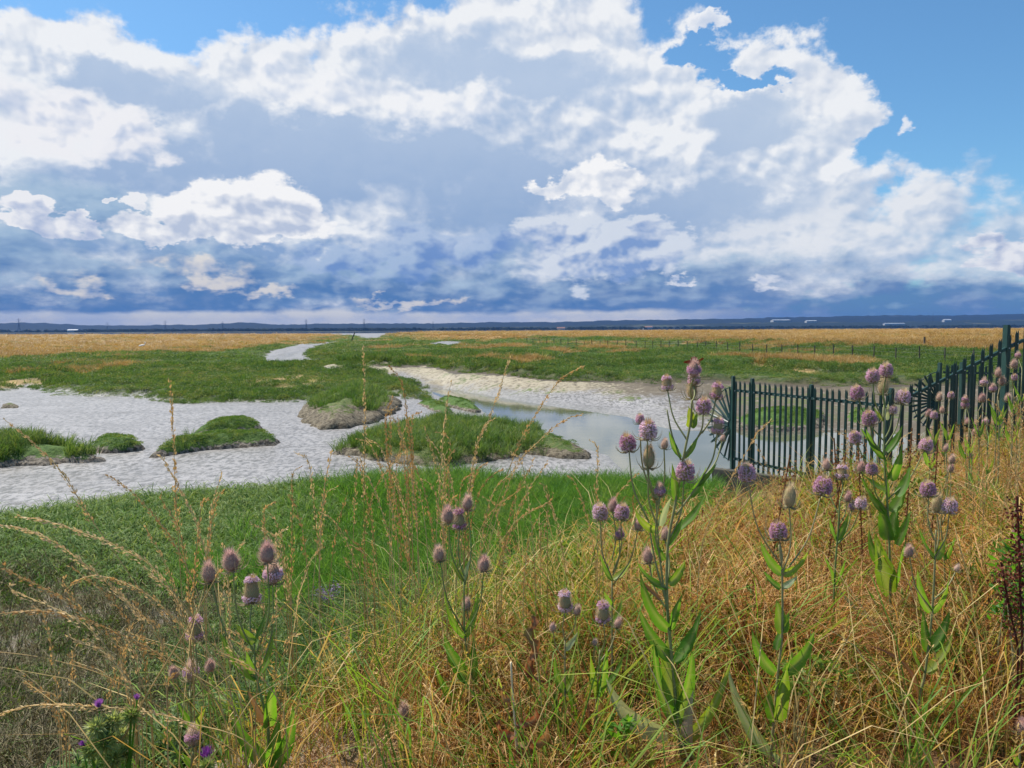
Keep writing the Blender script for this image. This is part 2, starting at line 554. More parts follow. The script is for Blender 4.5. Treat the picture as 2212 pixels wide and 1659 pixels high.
GOLD = [poly(p, 1.8 if p[0][0] == 395 else 1.25) for p in (
    [(-600, 341), (0, 334.6), (200, 334.0), (345, 334.0), (338, 337.2), (262, 343), (205, 347.6), (150, 347), (60, 350.5), (-200, 356), (-900, 372)],
    [(395, 334.4), (640, 332.6), (1060, 329.4), (1500, 332), (1500, 360), (1060, 350.5), (940, 346), (800, 341.6), (700, 338.8), (640, 337.4), (560, 336.4), (440, 337.2)],
    [(40, 353.5), (120, 351.2), (132, 353), (105, 356.5), (45, 358)],
    [(-80, 373), (10, 367), (24, 372), (12, 377), (-80, 384)])]
BERM = [tuple(on_z(x, y, 1.4)[:2]) for x, y in ((1500, 375), (1024, 352.5), (946, 350), (880, 346.8), (800, 343.6), (720, 341.2), (645, 339.6), (526, 337.4))]
BSIDE = -1.0
DB = np.array([0.62, 0.785]); NB = np.array([-0.785, 0.62])      # along the sea bank, and away from it towards the marsh

def bank_st(x, y):
    t = DB[0] * x + DB[1] * y
    s = NB[0] * x + NB[1] * y
    return s + np.clip(t - 2.0, 0, 11) * 0.19, t

def polyline_dist(pts, x, y):
    d = np.full(np.shape(x), 1e18); side = np.zeros(np.shape(x))
    for (ax, ay), (bx, by) in zip(pts[:-1], pts[1:]):
        ex, ey = bx - ax, by - ay
        t = np.clip(((x - ax) * ex + (y - ay) * ey) / (ex * ex + ey * ey), 0, 1)
        dx, dy = x - ax - ex * t, y - ay - ey * t
        q = dx * dx + dy * dy
        k = q < d
        d = np.where(k, q, d); side = np.where(k, np.sign(ex * dy - ey * dx), side)
    return np.sqrt(d) * side

def land(x, y):
    """height, vegetated depth (>0 plants), near-bank depth, gold, mud wetness"""
    x = np.asarray(x, float); y = np.asarray(y, float)
    r = np.hypot(x, y)
    wob = fbm(x / 1.6, y / 1.6, 4, 3) * np.clip(r * 0.035, 0.3, 4.0)
    dl, dr = sdf(MARSH_L, x, y) + wob, sdf(MARSH_R, x, y) + wob * 1.4
    dp = np.full(x.shape, -1e9)
    for p in POOLS + [MUD_UP]: dp = np.maximum(dp, sdf(p, x, y))
    dl, dr = np.minimum(dl, -dp - wob), np.minimum(dr, -dp - wob)
    dw = np.maximum(sdf(WATER_A, x, y), sdf(WATER_B, x, y) * 0.8) + wob * 0.25
    dn = sdf(NEAR, x, y) + wob * 0.35
    mud = np.clip(0.03 - dw * np.where(dw > 0, 0.35, 0.075), -0.6, 0.26) + fbm(x / 3.0, y / 3.0, 4, 11) * 0.07 * sst(0, -1.5, dw)
    dpool = np.maximum.reduce([sdf(p, x, y) for p in POOLS])
    mud = mud + 0.34 * sst(-1.5, 0.5, dpool)
    top = 0.68 + fbm(x / 5.0, y / 7.0, 5, 21, 0.6) * 0.62 - 0.5 * sst(0.055, 0.0, np.abs(fbm(x / 16, y / 26, 3, 77))) * sst(1, 4, np.maximum(dl, dr)) + 0.25 * sst(60, 400, r) * (0.5 + fbm(x / 40, y / 40, 2, 5))
    wl = 0.5 + 1.1 * sst(20, 4, np.abs(x + 16))
    zl = mud + (top - 0.18 - mud) * sst(-0.35, 1.1, dl)
    bankn = (fbm(x / 0.9, y / 0.9, 4, 31)) * 0.22
    zr = mud + (top + 0.05 + 0.38 * sst(9, 1.5, dr) * sst(75, 50, r) - mud + bankn * 0.6) * (0.66 * sst(-5.5, 0.0, dr + bankn * 4) + 0.34 * sst(-0.2, 0.8, dr))
    z = np.maximum(zl, zr)
    far = sst(130, 210, r)
    # low wall with the wire fence
    db = polyline_dist(BERM, x, y)
    z = z + 0.75 * sst(-9.0, -2.5, db * BSIDE) * sst(0, 2, dr)
    # bench below the sea bank, then the bank itself
    s, t = bank_st(x, y)
    bench = 0.42 + fbm(x / 2.2, y / 2.2, 4, 41) * 0.22 + 0.2 * sst(9, 5.5, s)
    crest = 2.02 + fbm(x / 1.1, y / 1.1, 3, 51) * 0.16 - 0.35 * sst(15, 24, t)
    zb = bench + (crest - bench) * sst(5.3, 1.9, s)
    z = z + (zb - z) * sst(-0.25, 0.45, dn)
    veg = np.maximum(np.maximum(dl, dr), dn)
    g = np.full(x.shape, -1e9)
    for p in GOLD: g = np.maximum(g, sdf(p, x, y))
    gold = sst(-0.03, 0.05, g / np.maximum(r, 1) + fbm(x / (4 + r * .02), y / (4 + r * .02), 3, 61) * 0.12)
    gold = np.maximum(gold, sst(-1.5, 1.5, db * BSIDE + fbm(x / 3, y / 5, 3, 62) * 5) * sst(0, 2, dr) * (0.72 + 0.9 * fbm(x / 6, y / 9, 3, 63)))
    gold = np.maximum(gold, sst(0.13, 0.19, fbm(x / 6.5, y / 11, 3, 64)) * sst(2, 5, np.maximum(dl, dr)) * 0.75)
    gold = gold * (1 - 0.95 * sst(0.035, 0.012, np.abs(fbm(x / 75, y / 24, 2, 65))) * (x < 10))
    return dict(z=z, veg=veg, near=dn, gold=gold, dw=dw, s=s, t=t, r=r, dl=dl, dr=dr, db=db, mud=mud)

def ground(x, y):
    return float(land(np.array([x]), np.array([y]))['z'][0])

def make_terrain():
    na, nr = 780, 640
    an = np.linspace(R(-84), R(84), na)
    rr = 3.6 * (1250 / 3.6) ** np.linspace(0, 1, nr)
    A, Q = np.meshgrid(an, rr)
    x = np.sin(A) * Q; y = np.cos(A) * Q - 5.0
    L = land(x.ravel(), y.ravel())
    z = L['z'].copy()
    edge = sst(950, 1150, np.hypot(x, y).ravel())
    z = z * (1 - edge) - 1.2 * edge
    V = np.stack([x.ravel(), y.ravel(), z], 1)
    i = np.arange(nr - 1)[:, None] * na + np.arange(na - 1)[None, :]
    Q4 = np.stack([i, i + 1, i + na + 1, i + na], -1).reshape(-1, 4)
    me = npmesh('ground', V, [Q4], True)
    for nm, v in (('edge', sst(-1.7, -0.4, L['dr']) * sst(1.2, 0.3, L['dr']) * (L['r'] < 75)), ('brown', sst(3.0, 7.0, x.ravel())), ('veg', sst(-0.1, 0.3, L['veg'])), ('gold', L['gold']), ('dry', sst(0.4, -0.4, L['s'] - (2.7 + (L['t'] - 2.7) * 0.49)) * sst(0, .3, L['near'])),
                  ('near', sst(0, 0.3, L['near'])), ('steep', np.maximum(sst(-6.0, -1.2, L['dr']), sst(3.5, 9.0, x.ravel()) * 0.85) * (L['r'] < 75) * (L['dr'] < 2) * sst(.2, -.2, L['near'])), ('wet', sst(-1.1, 0.0, L['dw']))):
        a = me.attributes.new(nm, 'FLOAT', 'POINT')
        a.data.foreach_set('value', np.asarray(v, dtype=np.float32))
    m, nt, out = new_mat('ground_soil')
    P = pos(nt)
    sp = nt.nodes.new('ShaderNodeSeparateXYZ'); nt.links.new(P, sp.inputs[0])
    n1 = noise(nt, P, 0.45, 4.0, 0.55); n2 = noise(nt, P, 4.0, 6.0, 0.65)
    nf = noise(nt, comb(nt, S(nt, sp.outputs[0]) * 2.3, S(nt, sp.outputs[1]) * 1.2), 2.6, 5.0, 0.75)
    vc = voro(nt, comb(nt, S(nt, sp.outputs[0]), S(nt, sp.outputs[1])), 5.0, 1.0, 0.5, 'DISTANCE_TO_EDGE')
    mud = mix(nt, n1.step(0.32, 0.68), (0.27, 0.252, 0.238), (0.34, 0.318, 0.303))
    mud = mix(nt, nf.step(0.50, 0.57) * 0.68, mud, (0.085, 0.08, 0.07))          # dark flecks and scraps
    ng_ = noise(nt, comb(nt, S(nt, sp.outputs[0]) * 5.0, S(nt, sp.outputs[1]) * 2.4), 1.6, 3.0, 0.6)
    mud = mix(nt, ng_.step(0.52, 0.58) * 0.6, mud, (0.10, 0.095, 0.085))
    rl = (noise(nt, P, 0.30, 5.0, 0.6) - 0.5).abs()
    mud = mix(nt, rl.step(0.016, 0.002) * n2.step(0.35, 0.6) * 0.7, mud, (0.10, 0.09, 0.075))
    mud = mix(nt, vc.step(0.03, 0.0) * n2.step(0.45, 0.6) * 0.5, mud, (0.16, 0.15, 0.14))
    mud = mix(nt, attr(nt, 'wet') * 0.45, mud, (0.22, 0.205, 0.17))
    bankc = mix(nt, (n2 + (attr(nt, 'brown') - 0.3) * 0.2).step(0.38, 0.6), (0.33, 0.28, 0.19), (0.115, 0.09, 0.058))
    bankc = mix(nt, n1.step(0.5, 0.62) * n2.step(0.45, 0.6), bankc, (0.10, 0.13, 0.03))
    st = attr(nt, 'steep')
    mud = mix(nt, (st + (n2 - 0.5) * 1.1 + (n1 - 0.5) * 0.8).step(0.45, 0.8), mud, bankc)
    mud = mix(nt, (attr(nt, 'edge') + (n1 - 0.5) * 1.6 + (n2 - 0.5)).step(0.5, 0.8), mud, (0.075, 0.058, 0.036))
    grn = mix(nt, n2.step(0.4, 0.6), (0.04, 0.06, 0.02), (0.09, 0.10, 0.04))
    gld = mix(nt, n2.step(0.35, 0.65), (0.30, 0.19, 0.075), (0.42, 0.28, 0.11))
    gw = mix(nt, n2.step(0.42, 0.58), (0.095, 0.08, 0.05), (0.235, 0.20, 0.16))
    dry = mix(nt, n2.step(0.35, 0.65), (0.055, 0.034, 0.017), (0.20, 0.12, 0.055))
    vgc = mix(nt, attr(nt, 'gold'), grn, gld)
    vgc = mix(nt, attr(nt, 'near'), vgc, gw)
    vgc = mix(nt, attr(nt, 'dry'), vgc, dry)
    veg = attr(nt, 'veg')
    c = mix(nt, veg, mud, vgc)
    p = princ(nt, 0.5, 0.28)
    nt.links.new(c, p.inputs['Base Color'])
    ro = (veg * 0.45 + n2 * 0.25 + st * 0.3 - attr(nt, 'wet') * 0.1 + 0.27).clamp()
    nt.links.new(ro.s, p.inputs['Roughness'])
    b = nt.nodes.new('ShaderNodeBump')
    b.inputs['Strength'].default_value = 0.26; b.inputs['Distance'].default_value = 0.05
    nt.links.new((nf * 0.9 + n2 * 0.8).s, b.inputs['Height'])
    nt.links.new(b.outputs[0], p.inputs['Normal'])
    nt.links.new(p.outputs[0], out.inputs[0])
    tag(link('ground', me, m), 'tidal mudflat and saltmarsh ground below the sea bank', 'ground', None, 'structure')
make_terrain()

def make_water():
    n = 96
    rr = [2.0, 30, 120, 500, 2000, 9000]
    V, Fs = [], []
    for q in rr:
        for k in range(n + 1):
            a = R(-88) + R(176) * k / n
            V.append((math.sin(a) * q, math.cos(a) * q, 0.0))
    for i in range(len(rr) - 1):
        for k in range(n):
            j = i * (n + 1) + k
            Fs.append((j, j + 1, j + n + 2, j + n + 1))
    me = bpy.data.meshes.new('water'); me.from_pydata(V, [], Fs); me.update()
    m, nt, out = new_mat('creek_water')
    P = pos(nt)
    sp = nt.nodes.new('ShaderNodeSeparateXYZ'); nt.links.new(P, sp.inputs[0])
    w = noise(nt, comb(nt, S(nt, sp.outputs[0]) * 1.0, S(nt, sp.outputs[1]) * 2.2), 2.2, 3.0, 0.5)
    p = princ(nt, 0.04, 0.5)
    p.inputs['IOR'].default_value = 1.34
    nt.links.new(mix(nt, noise(nt, P, 0.3, 3.0).step(0.4, 0.6), (0.10, 0.105, 0.068), (0.135, 0.135, 0.095)), p.inputs['Base Color'])
    b = nt.nodes.new('ShaderNodeBump'); b.inputs['Strength'].default_value = 0.06; b.inputs['Distance'].default_value = 0.03
    nt.links.new(w.s, b.inputs['Height']); nt.links.new(b.outputs[0], p.inputs['Normal'])
    nt.links.new(p.outputs[0], out.inputs[0])
    tag(link('water', me, m), 'still murky water of the tidal creek and the river beyond', 'water', None, 'structure')
make_water()

# ------------------------------------------------------------------ far shore, hills, pylons, sheds
def px_top(px, table):
    return np.interp(px, [t[0] for t in table], [t[1] for t in table])

def ridge(name, Yd, table, depth, seed, mat_, label, rough=1.0, n=420):
    pxs = np.linspace(-330, 1360, n)
    V = []
    for k, px in enumerate(pxs):
        p = at(px, px_top(px, table), Yd)
        h = p[2] + (fbm(np.array([k * 0.09]), np.array([seed * 3.1]), 4, seed)[0]) * 26 * rough + (fbm(np.array([k * 0.9]), np.array([seed * 1.7]), 2, seed + 5)[0]) * 14 * rough
        for f, q in ((0, 0), (0.35, 0.3), (0.7, 0.75), (1.0, 1.0), (1.5, 0.4)):
            V.append((p[0] * (1 - depth * (1 - f) / Yd), Yd - depth * (1 - f), max(h * q, -2.0) if f else -2.0))
    V = np.array(V); m = 5
    i = np.arange(n - 1)[:, None] * m + np.arange(m - 1)[None, :]
    q = np.stack([i, i + m, i + m + 1, i + 1], -1).reshape(-1, 4)
    return tag(link(name, npmesh(name, V, [q], True), mat_), label, 'hills', None, 'structure')

def hillmat(name, wood, field1, field2, thr):
    m, nt, out = new_mat(name)
    P = pos(nt)
    v = voro(nt, P, 0.0035, 1.0, 0.5, 'F1')
    n1 = noise(nt, P, 0.0016, 4.0, 0.6); n2 = noise(nt, P, 0.02, 3.0, 0.6)
    c = mix(nt, (n1 + (v - 0.3) * 0.25).step(thr, thr + 0.03), wood, mix(nt, n2.step(0.4, 0.6), field1, field2))
    c = mix(nt, n2.step(0.55, 0.62) * 0.8, c, wood)
    p = princ(nt, 0.9, 0.1)
    nt.links.new(c, p.inputs['Base Color']); nt.links.new(p.outputs[0], out.inputs[0])
    return m
HILL = [(-330, 323.5), (0, 323.2), (37, 322.6), (81, 324.8), (130, 325.4), (185, 325), (245, 322.2), (278, 324.2), (347, 324), (440, 323), (512, 322), (628, 320.3), (743, 318.6), (859, 316.2), (929, 314.6), (975, 314.8), (1024, 313.8), (1360, 311)]
LOW = [(-330, 330.6), (0, 330.2), (180, 329.4), (330, 328.2), (420, 327.8), (520, 326.5), (640, 324), (760, 322.5), (880, 321.5), (1024, 320), (1360, 318)]
ridge('hills', 8200, HILL, 1900, 3, hillmat('cloud_shaded_hill_woods', (0.012, 0.02, 0.014), (0.03, 0.04, 0.02), (0.05, 0.045, 0.03), 0.66), 'long blue wooded hills along the horizon')  # cloud shadow over the hills is put into these darkened tones
ridge('low_hills', 6000, LOW, 1300, 8, hillmat('cloud_shaded_hill_fields', (0.014, 0.023, 0.014), (0.05, 0.075, 0.03), (0.12, 0.10, 0.06), 0.57), 'lower hills of woods and fields before the blue hills', 0.6)  # woods darkened here too, cloud shade mixed into their colour

def far_shore():
    V, Fs = [], []
    n = 80
    for k in range(n + 1):
        a = R(-62) + R(124) * k / n
        for q, z in ((3700, -0.5), (3760, 1.6), (4600, 3.0), (6400, 3.5)):
            V.append((math.sin(a) * q, math.cos(a) * q, z))
    for k in range(n):
        for j in range(3):
            i = k * 4 + j
            Fs.append((i, i + 4, i + 5, i + 1))
    me = bpy.data.meshes.new('far_shore'); me.from_pydata(V, [], Fs); me.update()
    m = hillmat('far_shore_land', (0.03, 0.035, 0.02), (0.10, 0.085, 0.05), (0.05, 0.07, 0.03), 0.5)
    tag(link('far_shore', me, m), 'low far bank of the river under the hills', 'shore', None, 'structure')
far_shore()

STEEL = plainmat('pylon_steel', (0.10, 0.11, 0.12), (0.07, 0.075, 0.08), 0.5, 0.4, 0.1)
def pylon_parts():
    a = MB(); H = 1.0
    for sx in (-1, 1):
        for sy in (-1, 1):
            a.bar((sx * 0.085, sy * 0.085, 0), (sx * 0.022, sy * 0.022, 0.62), 0.011, 0.011)
            a.bar((sx * 0.022, sy * 0.022, 0.62), (0, 0, 1.0), 0.007, 0.007)
    for z0, z1 in ((0.0, 0.2), (0.2, 0.38), (0.38, 0.52), (0.52, 0.64)):
        w0, w1 = 0.085 - 0.1016 * z0, 0.085 - 0.1016 * z1
        for s in (-1, 1):
            a.bar((-w0 * s, -w0, z0), (w1 * s, -w1, z1), 0.006, 0.006)
            a.bar((-w0 * s, w0, z0), (w1 * s, w1, z1), 0.006, 0.006)
    b = MB()
    for z, w in ((0.66, 0.15), (0.78, 0.19), (0.89, 0.13)):
        b.bar((-w, 0, z), (w, 0, z), 0.007, 0.007)
        for s in (-1, 1): b.bar((s * w, 0, z), (0, 0, z + 0.05), 0.007, 0.007)
    return a.mesh('tower'), b.mesh('cross_arms')
PT, PA = pylon_parts()
pyl = [(18.5, 318.0, 'pylon beside the leftmost blue hill, farthest left on the horizon'), (107, 322, 'pylon standing just past the leftmost long hill'),
       (165, 320, 'pylon over the scattered trees left of the rounded hill'), (222.5, 321.2, 'pylon half hidden before the rounded wooded hill'),
       (306, 319, 'pylon right of the rounded wooded hill'), (364, 318.4, 'pylon above the green field on the far shore'),
       (433, 321, 'pylon above the brown field on the far shore'), (933, 312.8, 'lone pylon far right on the hill skyline')]
for i, (px, ty, lab) in enumerate(pyl):
    Yd = 4700.0 if i < 7 else 6100.0
    p = at(px, ty, Yd)
    e = empty('pylon', (p[0], Yd, 2.0))
    e.scale = [max(p[2] - 2.0, 20)] * 3
    e.rotation_euler = (0, 0, R(20 + 6 * i))
    for nm, me in (('tower', PT), ('cross_arms', PA)): link(nm, me, STEEL, e)
    tag(e, lab, 'pylon', 'pylons along the far shore')

WALLW = plainmat('white_shed_wall', (0.45, 0.45, 0.44), (0.36, 0.36, 0.36), 0.6, 0.3, 0.02)
ROOFW = plainmat('pale_shed_roof', (0.42, 0.44, 0.46), (0.34, 0.36, 0.4), 0.4, 0.5, 0.02)
ROOFR = plainmat('tiled_roof', (0.28, 0.15, 0.10), (0.22, 0.13, 0.1), 0.8, 0.2, 0.02)
for px, py, wpx, hm, deep, rf, lab in ((782, 320.2, 17, 9, 60, ROOFW, 'long white glasshouse on the hillside, the widest pale roof'),
                                      (812, 320.9, 10, 8, 40, ROOFW, 'shorter white shed right of the long glasshouse'),
                                      (895, 323.6, 20, 7, 30, ROOFW, 'pale low sheds among trees right of the white glasshouses'),
                                      (948, 320.0, 7, 11, 30, ROOFW, 'white building under the lone pylon'),
                                      (561, 328.4, 8, 14, 25, ROOFR, 'pale farmhouse with red roof on the far shore'),
                                      (648, 327.2, 9, 10, 25, ROOFR, 'low farm building with red roof right of the pale farmhouse'),
                                      (72, 330.2, 10, 9, 25, ROOFW, 'pale shed on the far shore under the left hill')):
    Yd = 4250.0 if py > 326 else 5050.0
    p = at(px, py, Yd)
    w = wpx / F * Yd / 2
    e = empty('farm_building', (p[0], Yd, p[2] - hm * .5))
    a = MB(); h = hm * 0.55
    a.add([(x, y, z) for z in (-8, h) for x, y in ((-w, 0), (w, 0), (w, deep), (-w, deep))] + [(-w, deep / 2, hm), (w, deep / 2, hm)],
          [(0, 1, 5, 4), (1, 2, 6, 9, 5), (2, 3, 7, 6), (3, 0, 4, 8, 7)])
    a.build('wall', WALLW, e)
    b = MB()
    b.add([(-w - 1, -1, h - .3), (w + 1, -1, h - .3), (w + 1, deep / 2, hm + .5), (-w - 1, deep / 2, hm + .5), (w + 1, deep + 1, h - .3), (-w - 1, deep + 1, h - .3)],
          [(0, 1, 2, 3), (3, 2, 4, 5)])
    b.build('roof', rf, e)
    tag(e, lab, 'building', 'farm buildings on the far shore')

# ------------------------------------------------------------------ clump meshes for the ground cover
def leaf_clump(name, n, rad, hgt, ll, lw, seed, up=0.4, shell=True):
    g = np.random.default_rng(seed)
    th = g.uniform(0, 2 * np.pi, n); u = g.uniform(0, 1, n)
    rr = np.sqrt(u) * rad
    top = hgt * np.sqrt(np.clip(1 - (rr / rad) ** 2, 0, 1))
    z = top * (g.uniform(0.55, 1.0, n) if shell else g.uniform(0.1, 1.0, n))
    c = np.stack([np.cos(th) * rr, np.sin(th) * rr, z], 1)
    d = g.normal(size=(n, 3)); d[:, 2] = np.abs(d[:, 2]) * 0.7 + up
    d /= np.linalg.norm(d, axis=1)[:, None]
    s = np.cross(d, g.normal(size=(n, 3))); s /= np.linalg.norm(s, axis=1)[:, None]
    L = (ll * g.uniform(0.6, 1.3, n))[:, None]; Wd = (lw * g.uniform(0.7, 1.2, n))[:, None]
    V = np.stack([c - d * L * .5, c + s * Wd * .5, c + d * L * .5, c - s * Wd * .5], 1).reshape(-1, 3)
    q = np.arange(n * 4).reshape(-1, 4)
    return npmesh(name, V, [q])

def tuft(name, n, hgt, w, rad, lean, droop, seed, segs=3, hvar=0.35, kink=0.0):
    g = np.random.default_rng(seed)
    V, Q, T = [], [], []
    th = g.uniform(0, 2 * np.pi, n); rr = np.sqrt(g.uniform(0, 1, n)) * rad
    for i in range(n):
        h = hgt * (1 + g.uniform(-hvar, hvar)); a = th[i] + g.normal() * 0.8
        out = np.array([np.cos(a), np.sin(a), 0]); ln = lean * abs(g.normal()) + 0.03
        base = np.array([np.cos(th[i]) * rr[i], np.sin(th[i]) * rr[i], -0.03])
        f = g.uniform(0, 2 * np.pi); side = np.array([np.cos(f), np.sin(f), 0]) * w * g.uniform(.7, 1.2) * .5
        b = len(V); p = base.copy(); ang = ln
        pts = [p]
        for k in range(segs):
            ang = ang + droop * g.uniform(0.4, 1.4) / segs * (k + .5) + kink * g.normal()
            p = p + (out * np.sin(ang) + np.array([0, 0, np.cos(ang)])) * h / segs
            pts.append(p)
        for k in range(segs):
            wk = 1.0 - 0.25 * k / segs
            V += [pts[k] - side * wk, pts[k] + side * wk]
        V.append(pts[-1])
        for k in range(segs - 1):
            Q.append((b + 2 * k, b + 2 * k + 1, b + 2 * k + 3, b + 2 * k + 2))
        T.append((b + 2 * segs - 2, b + 2 * segs - 1, b + 2 * segs))
    return npmesh(name, np.array(V), [np.array(Q, dtype=int).reshape(-1, 4), np.array(T)])

def spray(name, n, hgt, seed, sw=0.003, dens=26, ss=0.012, lean=0.35):
    """thin branching stems hung with small seeds or leaflets"""
    g = np.random.default_rng(seed)
    V, Q = [], []
    def quad(a, b, w):
        d = b - a; s = np.cross(d, g.normal(size=3)); s = s / (np.linalg.norm(s) + 1e-9) * w * .5
        i = len(V); V.extend([a - s, a + s, b + s * .7, b - s * .7]); Q.append((i, i + 1, i + 2, i + 3))
    for i in range(n):
        a = g.uniform(0, 2 * np.pi); p = np.array([g.normal() * .05, g.normal() * .05, -0.03]); h = hgt * g.uniform(.6, 1.15)
        d = np.array([np.cos(a) * lean * abs(g.normal()), np.sin(a) * lean * abs(g.normal()), 1.0]); d /= np.linalg.norm(d)
        for k in range(5):
            q = p + d * h / 5
            quad(p, q, sw)
            if k >= 1:
                for _ in range(dens // 5):
                    t = g.uniform(0, 1); c = p + (q - p) * t
                    dd = g.normal(size=3) * 0.7 + d; dd /= np.linalg.norm(dd)
                    e = c + dd * ss * g.uniform(.6, 3.0)
                    quad(c, e, ss * 0.75)
            d = d + g.normal(size=3) * 0.13; d /= np.linalg.norm(d); p = q
    return npmesh(name, np.array(V), [np.array(Q)])

def kit(name, meshes, mats):
    c = bpy.data.collections.new(name)
    if not isinstance(mats, list): mats = [mats] * len(meshes)
    for i, (me, m) in enumerate(zip(meshes, mats)):
        me.materials.append(m)
        c.objects.link(bpy.data.objects.new('%s_clump_%02d' % (name, i), me))
    return c

def scatter_ob(name, coll, P, scale, rot, idx, label, cat, parent=None, group=None, real=False):
    me = npmesh(name, P, [])
    a = me.attributes.new('rv', 'FLOAT', 'POINT'); a.data.foreach_set('value', rng.uniform(0, 1, len(P)).astype(np.float32))
    for nm, ty, v in (('sc', 'FLOAT_VECTOR', scale), ('ro', 'FLOAT_VECTOR', rot)):
        a = me.attributes.new(nm, ty, 'POINT'); a.data.foreach_set('vector', np.asarray(v, dtype=np.float32).ravel())
    a = me.attributes.new('ix', 'INT', 'POINT'); a.data.foreach_set('value', np.asarray(idx, dtype=np.int32))
    o = bpy.data.objects.new(name, me); C.objects.link(o)
    if parent is not None: o.parent = parent
    tag(o, label, cat, group, 'stuff')
    ng = bpy.data.node_groups.new('spread_' + name, 'GeometryNodeTree')
    ng.interface.new_socket('Geometry', in_out='INPUT', socket_type='NodeSocketGeometry')
    ng.interface.new_socket('Geometry', in_out='OUTPUT', socket_type='NodeSocketGeometry')
    N = ng.nodes.new; Lk = ng.links.new
    gi, go = N('NodeGroupInput'), N('NodeGroupOutput')
    ci = N('GeometryNodeCollectionInfo')
    ci.inputs['Collection'].default_value = coll
    ci.inputs['Separate Children'].default_value = True
    ci.inputs['Reset Children'].default_value = True
    ip = N('GeometryNodeInstanceOnPoints')
    ip.inputs['Pick Instance'].default_value = True
    def na(nm, ty):
        n = N('GeometryNodeInputNamedAttribute'); n.data_type = ty; n.inputs['Name'].default_value = nm
        return n.outputs['Attribute']
    Lk(gi.outputs[0], ip.inputs['Points']); Lk(ci.outputs[0], ip.inputs['Instance'])
    Lk(na('ix', 'INT'), ip.inputs['Instance Index'])
    Lk(na('ro', 'FLOAT_VECTOR'), ip.inputs['Rotation']); Lk(na('sc', 'FLOAT_VECTOR'), ip.inputs['Scale'])
    if real:
        rl = N('GeometryNodeRealizeInstances')
        Lk(ip.outputs[0], rl.inputs[0]); Lk(rl.outputs[0], go.inputs[0])
    else:
        Lk(ip.outputs[0], go.inputs[0])
    md = o.modifiers.new('spread', 'NODES'); md.node_group = ng
    return o

def fan(n, r0, r1, a0=-40, a1=42, power=1.0):
    u = rng.uniform(0, 1, n)
    r = r0 * (r1 / r0) ** (u ** power)
    a = R(a0) + rng.uniform(0, 1, n) * R(a1 - a0)
    return np.sin(a) * r, np.cos(a) * r

def spread(name, coll, x, y, z, sc, label, cat, hs=None, tilt=0.12, nk=None, w=None, parent=None):
    n = len(x); nk = nk or len(coll.objects)
    s = np.stack([sc, sc, sc * (hs if hs is not None else 1.0)], 1)
    ro = np.stack([rng.normal(0, tilt, n), rng.normal(0, tilt, n), rng.uniform(0, 6.28, n)], 1)
    ix = rng.choice(nk, n, p=w) if w is not None else rng.integers(0, nk, n)
    return scatter_ob(name, coll, np.stack([x, y, z], 1), s, ro, ix, label, cat, parent)

G = dict(
    purslane=leafmat('saltmarsh_leaf', [(0.068, 0.135, 0.034), (0.13, 0.215, 0.055), (0.27, 0.275, 0.09)], 0.4, 0.13),
    cord=leafmat('marsh_grass_blade', [(0.07, 0.155, 0.03), (0.125, 0.23, 0.048), (0.24, 0.29, 0.075)], 0.45, 0.17),
    fresh=leafmat('fresh_grass_blade', [(0.075, 0.20, 0.03), (0.125, 0.28, 0.042), (0.21, 0.31, 0.085)], 0.5, 0.9, 0.6, 0.15, rnd=0.45),
    dull=leafmat('dull_reed_blade', [(0.085, 0.17, 0.042), (0.15, 0.245, 0.065), (0.29, 0.36, 0.15)], 0.4, 0.6, 0.6, 0.12, rnd=0.8),
    scrub=leafmat('grey_green_leaf', [(0.085, 0.165, 0.05), (0.15, 0.225, 0.085), (0.26, 0.32, 0.15)], 0.4, 1.2),
    sticks=leafmat('dark_rotten_stick', [(0.085, 0.07, 0.036), (0.18, 0.148, 0.078), (0.32, 0.265, 0.15)], 0.1, 0.8, 0.7, 0.15, rnd=0.8),
    gold=leafmat('golden_marsh_grass', [(0.30, 0.185, 0.070), (0.42, 0.275, 0.105), (0.56, 0.39, 0.17)], 0.3, 0.02),
    straw=leafmat('straw_blade', [(0.30, 0.13, 0.045), (0.62, 0.34, 0.115), (0.88, 0.64, 0.32)], 0.45, 1.3, real=True, rnd=0.5, tint=(1.15, 0.95, 0.6)),
    ygreen=leafmat('yellow_green_blade', [(0.15, 0.23, 0.03), (0.27, 0.31, 0.045), (0.46, 0.40, 0.085)], 0.45, 0.9, real=True, rnd=0.8),
    seed=leafmat('rusty_seed', [(0.26, 0.115, 0.04), (0.46, 0.24, 0.08), (0.62, 0.41, 0.17)], 0.3, 0.9, real=True, rnd=0.8, tint=(1.15, 0.9, 0.6)),
    weed=leafmat('low_weed_leaf', [(0.12, 0.20, 0.028), (0.25, 0.29, 0.042), (0.46, 0.34, 0.07)], 0.45, 0.9, real=True, rnd=0.8),
    tree=leafmat('far_tree_leaf', [(0.022, 0.042, 0.018), (0.035, 0.06, 0.022), (0.05, 0.075, 0.03)], 0.2, 0.004),
)
